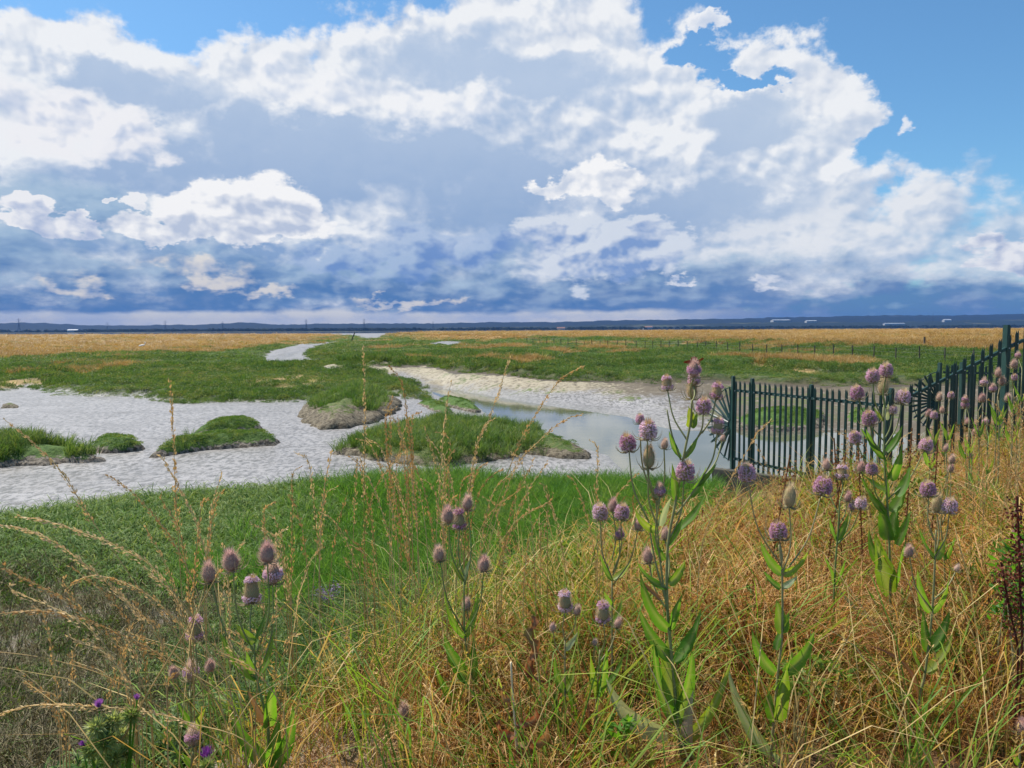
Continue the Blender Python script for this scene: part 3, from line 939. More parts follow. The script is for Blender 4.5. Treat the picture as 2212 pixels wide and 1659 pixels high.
K = dict(
    purslane=kit('purslane', [leaf_clump('purslane', 130, 0.5, 0.42, 0.13, 0.05, 100 + i) for i in range(4)] + [tuft('marsh_blades', 46, 0.48, 0.022, 0.36, 0.22, 0.5, 110 + i) for i in range(3)],
                 [G['purslane']] * 4 + [G['cord']] * 3),
    gold=kit('gold', [tuft('gold_blades', 44, 0.62, 0.03, 0.42, 0.28, 0.8, 120 + i) for i in range(4)], G['gold']),
    fresh=kit('fresh', [tuft('fresh_blades', 34, 0.36, 0.0075, 0.13, 0.22, 0.6, 130 + i, 3) for i in range(4)], G['fresh']),
    dull=kit('dull', [tuft('dull_blades', 20, 0.34, 0.011, 0.13, 0.42, 1.5, 140 + i, 4) for i in range(4)], G['dull']),
    scrub=kit('scrub', [leaf_clump('scrub_leaves', 150, 0.2, 0.22, 0.034, 0.013, 150 + i, 0.6, False) for i in range(3)] + [spray('scrub_sprigs', 14, 0.3, 155, 0.004, 30, 0.012)], G['scrub']),
    sticks=kit('sticks', [tuft('mud_sticks', 16, 0.26, 0.008, 0.16, 1.0, 0.8, 240 + i, 3, 0.5, 0.25) for i in range(3)], G['sticks']),
    dry=kit('dry', [tuft('straw_blades', 32, 0.54, 0.0052, 0.12, 0.26, 1.15, 160 + i, 3 + i % 2, 0.55, 0.16) for i in range(4)] +
            [tuft('green_blades', 22, 0.55, 0.0075, 0.10, 0.25, 0.9, 170 + i, 3, 0.4, 0.05) for i in range(3)] +
            [spray('seed_spray', 9, 0.52, 180 + i, 0.0035, 60, 0.008) for i in range(3)] +
            [spray('leafy_weed', 9, 0.44, 190 + i, 0.0045, 44, 0.021, 0.5) for i in range(3)] +
            [tuft('thatch', 28, 0.55, 0.0055, 0.2, 1.15, 0.7, 200 + i, 3, 0.5, 0.1) for i in range(2)],
            [G['straw']] * 4 + [G['ygreen']] * 3 + [G['seed']] * 3 + [G['weed']] * 3 + [G['straw']] * 2),
    tree=kit('tree', [leaf_clump('tree_leaves', 260, 1.0, 1.15, 0.32, 0.2, 210 + i, 0.2) for i in range(3)], G['tree']),
    moss=kit('moss', [leaf_clump('moss_leaves', 70, 0.10, 0.06, 0.024, 0.012, 220 + i, 0.6) for i in range(2)], G['cord']),
    mtuft=kit('mtuft', [tuft('mound_blades', 30, 0.42, 0.012, 0.14, 0.22, 0.6, 230 + i, 3) for i in range(3)] + [leaf_clump('mound_leaves', 120, 0.2, 0.3, 0.05, 0.016, 236, 0.7, False)],
              [G['cord']] * 2 + [G['dull'], G['scrub']]),
)

# ---- saltmarsh plants, mid distance
x, y = fan(110000, 30, 420, -42, 44)
L = land(x, y)
keep = (L['near'] < -0.2) & (np.maximum(L['dl'], L['dr']) > np.where(L['r'] < 75, -0.5, 0)) & (rng.uniform(0, 1, len(x)) > L['gold'] * 0.93)
x, y = x[keep], y[keep]; L = {k: v[keep] for k, v in L.items()}
big = fbm(x / 9, y / 9, 3, 71)
sc = np.clip(L['r'] / 75.0, 0.55, 4.0) * rng.uniform(0.6, 1.3, len(x))
hs = np.clip(1.0 / np.clip(L['r'] / 75.0, 0.8, 4.0), 0.28, 1.2) * (0.75 + big * 1.6)
edge = np.maximum(L['dl'], L['dr'])
sc *= 0.6 + 0.4 * sst(0, 0.8, edge)
spread('marsh_plants', K['purslane'], x, y, L['z'] - 0.05, sc, 'dense green saltmarsh plants covering the flats either side of the creek', 'marsh plants', hs,
       w=[.17, .17, .17, .13, .12, .12, .12])
# ---- golden grass
x, y = fan(90000, 60, 950, -42, 44)
L = land(x, y)
keep = (L['near'] < 0) & (np.maximum(L['dl'], L['dr']) > 0.0) & (rng.uniform(0, 1, len(x)) < L['gold'])
x, y = x[keep], y[keep]; L = {k: v[keep] for k, v in L.items()}
sc = np.clip(L['r'] / 90.0, 0.8, 6.0) * rng.uniform(0.7, 1.3, len(x))
spread('golden_grass', K['gold'], x, y, L['z'] - 0.03, sc, 'sun bleached golden grass on the far marsh under the hills', 'golden grass',
       np.clip(1.0 / np.clip(L['r'] / 90.0, 0.8, 6.0), 0.2, 1.2))
# ---- trees of the far shore as one far-off wood
n = 9000
pxs = rng.uniform(-200, 1250, n)
dens = fbm(pxs / 40.0, np.zeros(n) + 3.3, 3, 81)
Yt = rng.uniform(4000, 5300, n)
keep = rng.uniform(-0.25, 0.35, n) < dens + 0.25 * np.exp(-((pxs - 300) / 110.0) ** 2)
pxs, Yt = pxs[keep], Yt[keep]
xt = (pxs - 512) / F * Yt
spread('far_trees', K['tree'], xt, Yt, np.full(len(xt), 2.0), rng.uniform(6, 17, len(xt)), 'dark trees and hedges along the far shore', 'trees')

# ---- green bench below the bank
x, y = fan(60000, 3.2, 21, -42, 44)
L = land(x, y)
dry_edge = 2.7 + (L['t'] - 2.7) * 0.49
g = (L['near'] > 0.02) & (L['s'] > dry_edge - 0.2)
x, y = x[g], y[g]; L = {k: v[g] for k, v in L.items()}
pn = fbm(x / 1.5, y / 1.5, 3, 91)
low = sst(-1.2, -3.0, x + (y - 6) * 0.02 + pn * 2.5) * sst(10.2, 8.0, y + pn * 3)          # muddy hollow, lower left
reed = sst(1.5, -5.0, x + pn * 3.0) * (1 - low)
scrubw = sst(9.0, 7.6, y + pn * 2.5) * (1 - low) * (1 - reed)
u = rng.uniform(0, 1, len(x))
kind = np.where(u < low, 3, np.where(u < low + reed, 1, np.where(u < low + reed + scrubw, 2, 0)))
sc = rng.uniform(0.7, 1.25, len(x)) * np.clip(y / 10.0, 0.75, 1.15)
for k, (nm, kk, lab, ct) in enumerate((('fresh_grass', 'fresh', 'bright green grass on the marsh edge before the mudflat', 'grass'),
                                     ('reed_grass', 'dull', 'dull green blades along the left edge of the mudflat and in the muddy hollow', 'marsh grass'),
                                     ('grey_scrub', 'scrub', 'low grey green scrub at the foot of the dry bank', 'scrub'))):
    q = kind == k
    if k == 1:
        q = q | ((kind == 3) & (rng.uniform(0, 1, len(x)) < 0.2 + 0.5 * (pn > 0.07)))
    s2 = sc[q] * (np.where(kind[q] == 3, 0.55, 1.0))
    spread(nm, K[kk], x[q], y[q], L['z'][q] - 0.01, s2, lab, ct)
q = (kind == 3) & (rng.uniform(0, 1, len(x)) < 0.62)
spread('mud_sticks', K['sticks'], x[q], y[q], L['z'][q], sc[q] * 0.9, 'dark rotten stems strewn over the muddy hollow', 'dead stems')
q = (kind == 3) & (pn < -0.17) | ((kind == 2) & (rng.uniform(0, 1, len(x)) < 0.15))
spread('bench_moss', K['moss'], x[q], y[q], L['z'][q], sc[q] * 1.2, 'low mossy growth on the muddy hollow', 'moss')

# ---- dry undergrowth of the bank
x, y = fan(26000, 1.45, 24, -46, 60, 1.0)
L = land(x, y)
dry_edge = 2.7 + (L['t'] - 2.7) * 0.49
g = (L['s'] < dry_edge + rng.normal(0, .25, len(x))) & (L['near'] > 0.0)
x, y = x[g], y[g]; L = {k: v[g] for k, v in L.items()}
pn = fbm(x / 0.8, y / 0.8, 3, 101); pg = fbm(x / 1.4, y / 1.4, 2, 111)
sc = rng.uniform(0.65, 1.15, len(x)) * (1 + pn * 0.9) * np.clip(0.80 + 0.02 * y, 0.8, 1.0) * (1 + 0.4 * sst(0.66, 0.85, x / y) * sst(3, 4.5, y) * sst(8.5, 6.5, y)) * (1 - 0.35 * sst(7, 10, y)) * (0.60 + 0.40 * sst(2.2, 3.1, y))
bare = sst(0.5, 0.9, x) * sst(3.1, 2.4, y)                    # trodden, flattened patch lower right
sc *= (1 - 0.45 * bare) * (0.72 + 0.28 * sst(-.25, .05, pn + rng.normal(0, .08, len(x))))
thin = rng.uniform(0, 1, len(x)) < 0.80 - 0.12 * sst(2.9, 2.3, y) - 0.75 * sst(0.06, 0.15, fbm(x / 0.55, y / 0.75, 3, 131))
x, y, sc, pn, pg, bare = (v[thin] for v in (x, y, sc, pn, pg, bare)); L = {k: v[thin] for k, v in L.items()}
wts = np.array([.105, .105, .105, .105, .055, .055, .055, .085, .085, .085, .018, .018, .018, .02, .02])
ix = rng.choice(15, len(x), p=wts / wts.sum())
grn = (rng.uniform(0, 1, len(x)) < sst(0.0, 0.2, pg) * 0.6) & (bare < .5)
ix[grn] = rng.choice([4, 5, 6, 4, 5, 6, 11, 12], grn.sum())
fl = rng.uniform(0, 1, len(x)) < bare * 0.7
ix[fl] = rng.choice([13, 14, 13, 14, 10], fl.sum())
s3 = np.stack([sc] * 3, 1)
ro = np.stack([rng.normal(0, .2, len(x)), rng.normal(0, .2, len(x)), rng.uniform(0, 6.28, len(x))], 1)
scatter_ob('dry_undergrowth', K['dry'], np.stack([x, y, L['z'] - 0.01], 1), s3, ro, ix, 'tangled dry straw and weeds covering the near bank', 'undergrowth', real=True)

# ---- looser, taller grass standing up out of the straw
x = rng.uniform(-1.3, 3.4, 1900); y = rng.uniform(1.75, 6.5, 1900)
L = land(x, y)
q = (L['s'] < 2.9 + (L['t'] - 2.7) * 0.49) & (np.abs(x / y) < 0.75) & (rng.uniform(0, 1, 1900) < np.where(x < 0.6, 0.9, 0.42)) & (fbm(x / .5, y / .5, 2, 141) > -0.1)
x, y = x[q], y[q]
tall = kit('tall', [tuft('tall_green', 7, 0.74, 0.0062, 0.07, 0.16, 0.7, 250 + i, 4, 0.35, 0.04) for i in range(3)] + [tuft('tall_straw', 7, 0.78, 0.0046, 0.07, 0.2, 0.6, 252 + i, 4, 0.35, 0.05) for i in range(2)] + [spray('tall_seed', 3, 0.7, 254, 0.003, 70, 0.008, 0.2)],
           [leafmat('tall_green_blade', [(0.12, 0.26, 0.03), (0.22, 0.37, 0.045), (0.38, 0.42, 0.08)], 0.45, 0.9)] * 3 + [leafmat('tall_straw_blade', [(0.44, 0.27, 0.09), (0.66, 0.46, 0.18), (0.8, 0.62, 0.3)], 0.4, 0.9)] * 3)
spread('tall_grass', tall, x, y, L['z'][q] - 0.01, rng.uniform(0.6, 1.0, len(x)), 'loose tall green and straw grass standing above the dry undergrowth', 'tall grass', None, 0.1)

# ------------------------------------------------------------------ mud mounds standing in the flat
def mound_mat(name, moss, moss2, side, side2, cover):
    m, nt, out = new_mat(name)
    P = pos(nt)
    n = noise(nt, P, 2.2, 5.0, 0.65); n2 = noise(nt, P, 9.0, 5.0, 0.65)
    hh = attr(nt, 'high')
    c1 = mix(nt, n2.step(0.35, 0.65), moss, moss2)
    c2 = mix(nt, n2.step(0.4, 0.6), side, side2)
    f = (hh + (n - 0.5) * 1.3 + (n2 - 0.5) * 0.5).step(cover, cover + 0.16)
    c = mix(nt, f, c2, c1)
    p = princ(nt, 0.8, 0.2)
    nt.links.new(c, p.inputs['Base Color'])
    b = nt.nodes.new('ShaderNodeBump'); b.inputs['Strength'].default_value = 0.8; b.inputs['Distance'].default_value = 0.08
    nt.links.new((n2 + n * 0.6).s, b.inputs['Height']); nt.links.new(b.outputs[0], p.inputs['Normal'])
    nt.links.new(p.outputs[0], out.inputs[0])
    return m
MOSSY = mound_mat('mossy_mud', (0.045, 0.095, 0.014), (0.085, 0.145, 0.024), (0.24, 0.20, 0.155), (0.06, 0.048, 0.036), 0.25)
BARE = mound_mat('bare_mud', (0.055, 0.10, 0.018), (0.13, 0.14, 0.045), (0.20, 0.165, 0.11), (0.075, 0.058, 0.037), 0.5)

def mound(label, outline, H, mat_, seed, tufts=0, tsc=0.8, tmin=0.4, tw=None, wid=None, moss=0, z0=0.12, twhere=None):
    pl = poly(outline, z0)
    cx, cy = pl.mean(0)
    lo, hi = pl.min(0) - 0.5, pl.max(0) + 0.5
    nx, ny = 90, 90
    xs, ys = np.meshgrid(np.linspace(lo[0], hi[0], nx), np.linspace(lo[1], hi[1], ny))
    wob = fbm(xs / 0.8, ys / 0.8, 5, seed, 0.6) * 0.75
    d0 = sdf(pl, xs, ys)
    d = d0 + wob * min(1.0, float(d0.max()) / 1.6)
    wid = wid or max(0.45, 0.7 * float(d.max()))
    f = np.clip(d / wid, 0, 1)
    prof = 0.55 * np.sqrt(np.clip(1 - (1 - f) ** 2.0, 0, 1)) + 0.45 * f * f * (3 - 2 * f)
    base = ground_arr(xs, ys)
    zz = np.minimum(base, 0.4) + H * prof + fbm(xs / 0.45, ys / 0.45, 4, seed + 9) * 0.22 * H * np.minimum(1, prof * 3) - 0.08 * sst(0.0, -0.1, d) - 0.5 * sst(-0.05, -0.2, d)
    V = np.stack([xs - cx, ys - cy, zz], -1).reshape(-1, 3)
    i = (np.arange(ny - 1)[:, None] * nx + np.arange(nx - 1)[None, :])
    q = np.stack([i, i + 1, i + nx + 1, i + nx], -1).reshape(-1, 4)
    ok = (d > -0.3).ravel()
    q = q[ok[q].all(1)]
    me = npmesh('mud_mound', V, [q], True)
    a = me.attributes.new('high', 'FLOAT', 'POINT'); a.data.foreach_set('value', prof.ravel().astype(np.float32))
    o = link('mud_mound', me, mat_, None, (cx, cy, 0))
    tag(o, label, 'mound')
    def strew(nm, n, coll, smin, s0, w):
        px, py = rng.uniform(lo[0], hi[0], n * 3), rng.uniform(lo[1], hi[1], n * 3)
        fx = ((px - lo[0]) / (hi[0] - lo[0]) * (nx - 1)).astype(int); fy = ((py - lo[1]) / (hi[1] - lo[1]) * (ny - 1)).astype(int)
        k = (prof[fy, fx] > smin) & (d[fy, fx] > 0) & (fbm(px / .9, py / .9, 2, seed + 4) > -0.16)
        if twhere is not None and nm == 'grass_cover': k &= twhere((px - lo[0]) / (hi[0] - lo[0]), (py - lo[1]) / (hi[1] - lo[1]))
        px, py, fx, fy = px[k][:n], py[k][:n], fx[k][:n], fy[k][:n]
        m = len(px)
        if m == 0: return
        s = s0 * rng.uniform(.6, 1.25, m)
        ro = np.stack([rng.normal(0, .12, m), rng.normal(0, .12, m), rng.uniform(0, 6.28, m)], 1)
        nk = len(coll.objects)
        c = scatter_ob(nm, coll, np.stack([px - cx, py - cy, zz[fy, fx] - 0.01], 1), np.stack([s] * 3, 1), ro, rng.choice(nk, m, p=w) if w else rng.integers(0, nk, m), None, None, o)
        del c['kind']; c['kind'] = 'stuff'
    if tufts: strew('grass_cover', tufts, K['mtuft'], tmin, tsc, tw)
    if moss: strew('moss_cover', moss, K['moss'], 0.45, 1.1, None)
    return o

def ground_arr(x, y): return land(x.ravel(), y.ravel())['z'].reshape(x.shape)

mound('grassy mud mound at the left edge of the mudflat, cut by the frame', [(-120, 482), (0, 475), (60, 470), (106, 467), (101, 461), (60, 456), (0, 453), (-120, 453)], 0.42, MOSSY, 1, 1100, 0.95, 0.3, None, None, 200,
      twhere=lambda u, v: u < 0.93)
mound('small mossy mud mound with a dark bare right side, beside the grassy left mound', [(87, 456), (100, 459.5), (125, 458), (143, 456), (139, 451), (112, 449), (92, 451)], 0.36, MOSSY, 2, 0, moss=260)
mound('upper of two low green mounds in mid mudflat', [(194, 441), (215, 441.5), (240, 439), (263, 436), (263, 432), (240, 431.5), (205, 434)], 0.42, MOSSY, 3, 0, moss=420)
mound('long lower green mound with a pale mud rim, in mid mudflat', [(149, 463), (162, 462.5), (180, 459), (205, 455.5), (240, 453.5), (278, 451.5), (281, 448), (262, 445), (215, 447), (180, 451), (160, 457)], 0.36, MOSSY, 4, 60, 0.7, 0.2, None, None, 620,
      twhere=lambda u, v: u < 0.35)
mound('broad brown mound with grass on its crown, left of the creek', [(299, 414), (303, 426), (318, 434.5), (345, 433), (372, 427), (394, 416), (402, 406), (385, 400), (345, 401), (315, 406)], 0.8, BARE, 5, 700, 0.85, 0.35, None, 2.4, 500,
      twhere=lambda u, v: (v > 0.28) & (u > .12))
mound('left lobe of the two mossy mounds at the creek edge', [(418, 406), (428, 411), (446, 415.5), (454, 413), (444, 406), (425, 402.5)], 0.22, MOSSY, 6, 10, 0.6, 0.4, None, None, 300)
mound('right lobe of the two mossy mounds, reaching into the creek', [(440, 406), (460, 409.5), (476, 411.5), (482, 409), (470, 403), (450, 399), (437, 401)], 0.32, MOSSY, 7, 0, moss=360)
mound('large grass topped mound with a bare brown right end beside the creek', [(334, 460), (365, 464), (395, 471), (440, 473), (485, 468), (520, 458), (560, 459), (586, 457.5), (583, 447), (560, 438), (520, 431), (470, 428), (430, 429), (400, 435), (370, 443), (345, 452)], 0.30, BARE, 8, 1500, 0.78, 0.12, None, 1.0, 500,
      twhere=lambda u, v: (u < 0.78) & ((v > 0.12) | (u < 0.5)))
mound('green topped mud mound seen through the palisade fence', [(738, 429), (780, 431), (822, 428), (824, 421), (780, 418), (740, 419)], 0.36, MOSSY, 9, 0, moss=500, z0=0.05)
mound('small green mound right of the one behind the fence', [(845, 426), (868, 428), (880, 424), (868, 418), (848, 419)], 0.26, MOSSY, 10, 0, moss=150, z0=0.05)
mound('tiny brown lump of mud alone on the far left flat', [(1, 411.5), (18, 411), (18, 408.5), (3, 408)], 0.2, BARE, 11)

# ------------------------------------------------------------------ green palisade fence
GREEN = plainmat('green_fence_paint', (0.010, 0.042, 0.034), (0.016, 0.055, 0.045), 0.38, 0.5, 3.0)
BOLT = plainmat('galvanised_bolt', (0.45, 0.46, 0.47), (0.3, 0.3, 0.3), 0.4, 0.5, 3.0, 0, 0.6)

def pale_mesh(h, w=0.066):
    """W-section pale with a split three-point head"""
    xs = [-w / 2, -w / 4, 0, w / 4, w / 2]
    ys = [0.0, -0.013, -0.004, -0.013, 0.0]
    tops = [h - 0.085, h - 0.005, h - 0.06, h + 0.0, h - 0.085]
    V, Fs = [], []
    for off in (0.0, 0.004):
        for lev in (0, 1):
            for x, y, t in zip(xs, ys, tops):
                V.append((x, y + off, t if lev else 0.0))
    for k in range(4):
        Fs += [(k, k + 1, 6 + k, 5 + k), (10 + k + 1, 10 + k, 15 + k, 16 + k), (5 + k, 6 + k, 16 + k, 15 + k)]
    Fs += [(0, 5, 15, 10), (4, 14, 19, 9)]
    me = bpy.data.meshes.new('pale'); me.from_pydata(V, [], Fs); me.update()
    return me

def palisade(label, runs, fan_at, fan_dir, fan_r, spacing, posts, group='palisade fences at the sluice'):
    """runs: list of ((x, y, ztop), (x, y, ztop), height); a spiked half wheel closes the free end"""
    x0, y0, zt0 = runs[0][0]
    e = empty('palisade_fence', (x0, y0, zt0 - runs[0][2]))
    O = Vector(e.location)
    for (A, B, h) in runs:
        A, B = Vector(A), Vector(B)
        L = (Vector((B.x, B.y, 0)) - Vector((A.x, A.y, 0))).length
        n = max(2, int(round(L / spacing)))
        ang = math.atan2(B.y - A.y, B.x - A.x)
        me = pale_mesh(h)
        nrm = Vector((math.sin(ang), -math.cos(ang), 0))
        for k in range(n):
            t = (k + 0.5) / n
            p = A.lerp(B, t)
            jz = random.uniform(-.008, .008)
            o = link('pale', me, GREEN, e)
            o.location = Vector((p.x, p.y, p.z - h + jz)) + nrm * 0.031 - O
            o.rotation_euler = (random.uniform(-.006, .006), random.uniform(-.006, .006), ang)
        for dz in (-0.24, -h + 0.22):
            r = MB()
            a, b = A + Vector((0, 0, dz)), B + Vector((0, 0, dz))
            r.bar(a, b, 0.045, 0.05)
            c = nrm * -0.012 + Vector((0, 0, 0.029))
            r.bar(a + c, b + c, 0.022, 0.006)
            o = r.build('rail', GREEN, e); o.location = -O
        bm_ = MB()
        for k in range(n):
            p = A.lerp(B, (k + 0.5) / n)
            for dz in (-0.24, -h + 0.22):
                q = p + nrm * 0.044 + Vector((0, 0, dz))
                bm_.bar(q, q + nrm * 0.012, 0.016, 0.016)
        o = bm_.build('bolt_row', BOLT, e); o['kind'] = 'stuff'; o.location = -O
    for (x, y, zt, zb, w) in posts:
        m = MB()
        m.bar((x, y, zb), (x, y, zt), w, 0.055, (1, 0, 0)); m.bar((x, y + 0.051, zb), (x, y + 0.051, zt - 0.01), w * .45, 0.045, (1, 0, 0))
        m.bar((x, y, zt), (x, y, zt + 0.018), w * .86, 0.045, (1, 0, 0))
        o = m.build('post', GREEN, e); o.location = -O
    if fan_at is not None:
        c = Vector(fan_at)
        d = Vector((fan_dir[0], fan_dir[1], 0)).normalized()
        up = Vector((0, 0, 1)); nrm = d.cross(up)
        m = MB()
        V = []; n = 18; rp = 0.19
        for s in (-0.006, 0.006):
            V.append(c + nrm * s)
            for k in range(n + 1):
                a = math.pi * (k / n - 0.5)
                V.append(c + d * math.cos(a) * rp + up * math.sin(a) * rp * 1.55 + nrm * s)
        Fs = []
        for k in range(n):
            Fs += [(0, 1 + k, 2 + k), (n + 2, n + 4 + k, n + 3 + k), (1 + k, n + 3 + k, n + 4 + k, 2 + k)]
        m.add(V, Fs)
        o = m.build('fan_plate', GREEN, e); o.location = -O
        arc = []
        NS = 15
        for k in range(NS):
            a = R(-84 + 168 * k / (NS - 1))
            dirn = d * math.cos(a) + up * math.sin(a)
            o = link('spoke', pale_mesh(fan_r - 0.1, 0.058), GREEN, e)
            zax = dirn; xax = nrm.cross(zax); 
            M = Matrix((xax, nrm, zax)).transposed().to_4x4()
            o.matrix_local = Matrix.Translation(c + dirn * 0.12 - O + nrm * (0.012 if k % 2 else -0.012)) @ M
        for k in range(29):
            a = R(-88 + 176 * k / 28)
            arc.append(c + d * math.cos(a) * fan_r * 0.80 + up * math.sin(a) * fan_r * 0.98)
        m = MB(); m.tube(arc, 0.012, 6)
        o = m.build('fan_hoop', GREEN, e); o.location = -O
    tag(e, label, 'fence', group)
    return e

A_ = at(733, 377, 16.5); B_ = at(893, 390, 12.9)
C_ = (8.8, 12.9, E + 0.0); D_ = (11.2, 12.7, E + 0.72)
zt = 2.44
dAB = Vector((B_[0] - A_[0], B_[1] - A_[1], 0)).normalized()
Ap = Vector((A_[0], A_[1], zt)); Bp = Vector((B_[0], B_[1], zt))
nl = (Bp - Ap).length
P2 = Ap + dAB * 0.62
PM = Ap + dAB * (nl * 0.56)
palisade('nearer green palisade fence, spiked half wheel over the water, climbing the bank',
         [((Ap.x + .05 * dAB.x, Ap.y + .05 * dAB.y, zt - .06), tuple(Bp + Vector((0, 0, -.06))), 1.98), (tuple(Bp + Vector((.08, 0, 0.0))), C_, 2.0), (C_, D_, 2.0)],
         (Ap.x, Ap.y, zt - 1.06), (-dAB.x, -dAB.y), 0.84, 0.148,
         [(Ap.x, Ap.y - .02, zt, zt - 2.05, 0.12), (P2.x, P2.y + .05, zt - .02, zt - 1.95, 0.13), (PM.x, PM.y + .06, zt - .05, zt - 2, .11), (Bp.x, Bp.y + .06, zt, zt - 2.0, .12),
          (C_[0] - .22, C_[1] + .04, E + .03, E - 1.9, .115), (D_[0], D_[1] + .05, D_[2], D_[2] - 2, .14)])
S_ = at(940, 364, 21.0)
palisade('farther green palisade fence with spiked half wheel, partly hidden behind the nearer fence',
         [((S_[0] + .1, S_[1], S_[2]), (S_[0] + 3.6, S_[1] - .5, S_[2] - .06), 1.95), ((S_[0] + 3.65, S_[1] - .5, S_[2] - .06), (S_[0] + 7.0, S_[1] - 1.0, S_[2] + .5), 1.95)],
         (S_[0], S_[1], S_[2] - 1.05), (-1, 0.1), 0.84, 0.148,
         [(S_[0], S_[1], S_[2] + .02, S_[2] - 2.2, .13), (S_[0] + .62, S_[1] + .0, S_[2] + .03, S_[2] - 2, .13), (S_[0] + 3.6, S_[1] - .45, S_[2] + .04, S_[2] - 2, .13)])

# timber and concrete sill of the sluice
BEAM = plainmat('wet_weathered_timber', (0.10, 0.095, 0.075), (0.045, 0.04, 0.03), 0.8, 0.2, 5.0, 0.5)
CONC = plainmat('weathered_concrete', (0.28, 0.26, 0.23), (0.14, 0.13, 0.11), 0.85, 0.2, 4.0, 0.5)
def block(name, label, cat, a, b, w, h, m, up=(0, 0, 1), group=None):
    mb = MB(); mb.bar((0, 0, 0), tuple(Vector(b) - Vector(a)), w, h, up)
    o = mb.build(name, m); o.location = a
    bv = o.modifiers.new('edge', 'BEVEL'); bv.width = 0.02; bv.segments = 2
    tag(o, label, cat, group)
nAB = Vector((dAB.y, -dAB.x, 0))
q0 = Ap - dAB * 0.18 - nAB * 0.02
block('timber_beam', 'weathered timber sill beam under the end post of the palisade fence', 'beam', (q0.x, q0.y, zt - 2.2), tuple(Vector((q0.x, q0.y, zt - 2.2)) + dAB * 0.95), 0.30, 0.22, BEAM)
q1 = Ap + dAB * 0.85 - nAB * 0.25
block('sluice_sill', 'long weathered concrete sill sloping along the foot of the palisade fence', 'sill', (q1.x, q1.y, zt - 2.28), tuple(Vector((q1.x, q1.y, zt - 2.30)) + dAB * 3.2), 0.34, 0.26, CONC)
q2 = Ap + dAB * 0.22 - nAB * 0.12
block('sluice_wall', 'dark timber face of the sluice below the fence, standing in the water', 'retaining wall', (q2.x, q2.y, -0.35), (q2.x, q2.y, zt - 2.32), 0.16, 0.5, BEAM, (1, 0, 0))
q3 = Ap + dAB * 0.5 + nAB * 0.35
block('revetment_board', 'dark timber revetment holding the bank beside the sluice', 'retaining wall', (q3.x - .55, q3.y - .3, 0.2), (q3.x + 2.4, q3.y - 3.4, 0.28), 0.14, 0.75, BEAM)

# ------------------------------------------------------------------ wire fence on the low wall, far right
WOODP = plainmat('grey_fence_post', (0.16, 0.13, 0.10), (0.08, 0.065, 0.05), 0.85, 0.2, 6.0)
WIRE = plainmat('fence_wire', (0.2, 0.2, 0.2), (0.15, 0.15, 0.15), 0.5, 0.4)
def wire_fence():
    px = [527, 533, 540, 547, 554, 561, 568, 576, 584, 592, 600, 608, 617, 626, 636, 645, 653, 661, 669, 678, 687, 697, 706, 716, 728, 740, 753, 767, 782, 798, 815, 834, 853, 874, 896, 920, 945, 973, 1003, 1036]
    by = np.interp(px, [526, 645, 720, 800, 880, 946, 1036], [338.6, 342.2, 344.2, 347.2, 350.0, 352.6, 356.5])
    ends = []
    for x_, y_ in zip(px, by):
        p = on_z(x_, y_, 1.75)
        ends.append((p[0], p[1], ground(p[0], p[1])))
    e = empty('wire_fence', ends[len(ends) // 2]); O = Vector(e.location)
    for p in ends:
        m = MB(); h = 1.25 * random.uniform(.93, 1.08); lx = random.uniform(-.04, .04)
        w = 0.075 + p[1] * 0.0003
        m.tube([(0, 0, -.3), (lx, 0, h * .6), (lx * 1.6, 0, h)], [w * .55, w * .52, w * .48], 6)
        o = m.build('fence_post', WOODP, e); o.location = Vector(p) - O
    for dz in (0.5, 0.85, 1.12):
        m = MB(); m.tube([Vector(p) + Vector((0, 0, dz)) for p in ends], 0.006, 4)
        o = m.build('wire', WIRE, e); o.location = -O
    tag(e, 'old post and wire fence running along the golden grass wall', 'fence')
wire_fence()
def post_alone(name, label, px, py_base, py_top, z, w, lean, cat='post', group=None):
    p = on_z(px, py_base, z); g_ = ground(p[0], p[1])
    h = (py_base - py_top) / F * p[1]
    m = MB(); m.tube([(0, 0, -.3), (lean * h * .5, 0, h * .5), (lean * h, 0.02, h)], [w, w * .95, w * .85], 7)
    o = m.build(name, WOODP, None, False); o.location = (p[0], p[1], g_)
    tag(o, label, cat, group)
post_alone('leaning_post', 'dark post leaning to the right beside the far creek pool', 351, 341.5, 332.6, 0.75, 0.16, 0.45)
post_alone('wooden_post', 'stout short wooden post standing in front of the wire fence', 924, 354.2, 343.2, 0.8, 0.11, 0.0)

# ------------------------------------------------------------------ egret on the marsh
FEATHER = plainmat('white_feather', (0.85, 0.85, 0.83), (0.75, 0.75, 0.74), 0.7, 0.2)
def egret():
    p = on_z(142, 347.5, 0.9)
    e_ = (p[0], p[1], ground(p[0], p[1]) + 0.35)
    mb = MB()
    body = [(-.42, 0, .30), (-.25, 0, .38), (0, 0, .46), (.2, 0, .50), (.32, 0, .58), (.36, 0, .72), (.33, 0, .86), (.36, 0, .97), (.43, 0, 1.0), (.50, 0, .985)]
    mb.tube(body, [.02, .10, .15, .12, .055, .035, .032, .04, .045, .015], 10)
    me = mb.mesh('white_egret', True)
    o = link('white_egret', me, FEATHER, None, e_); o.scale = (1.35, 1.35, 1.0)
    lg = MB()
    for s in (-.04, .04): lg.tube([(0, s, .38), (-.03, s, .2), (.02, s, -.4)], [.018, .012, .012], 5)
    lg.build('legs', WIRE, o)
    bk = MB(); bk.tube([(.5, 0, .985), (.66, 0, .96)], [.015, .004], 5); bk.build('beak', WIRE, o)
    o.rotation_euler = (0, 0, R(20))
    tag(o, 'small white egret standing on the green marsh by the golden grass', 'bird')
egret()

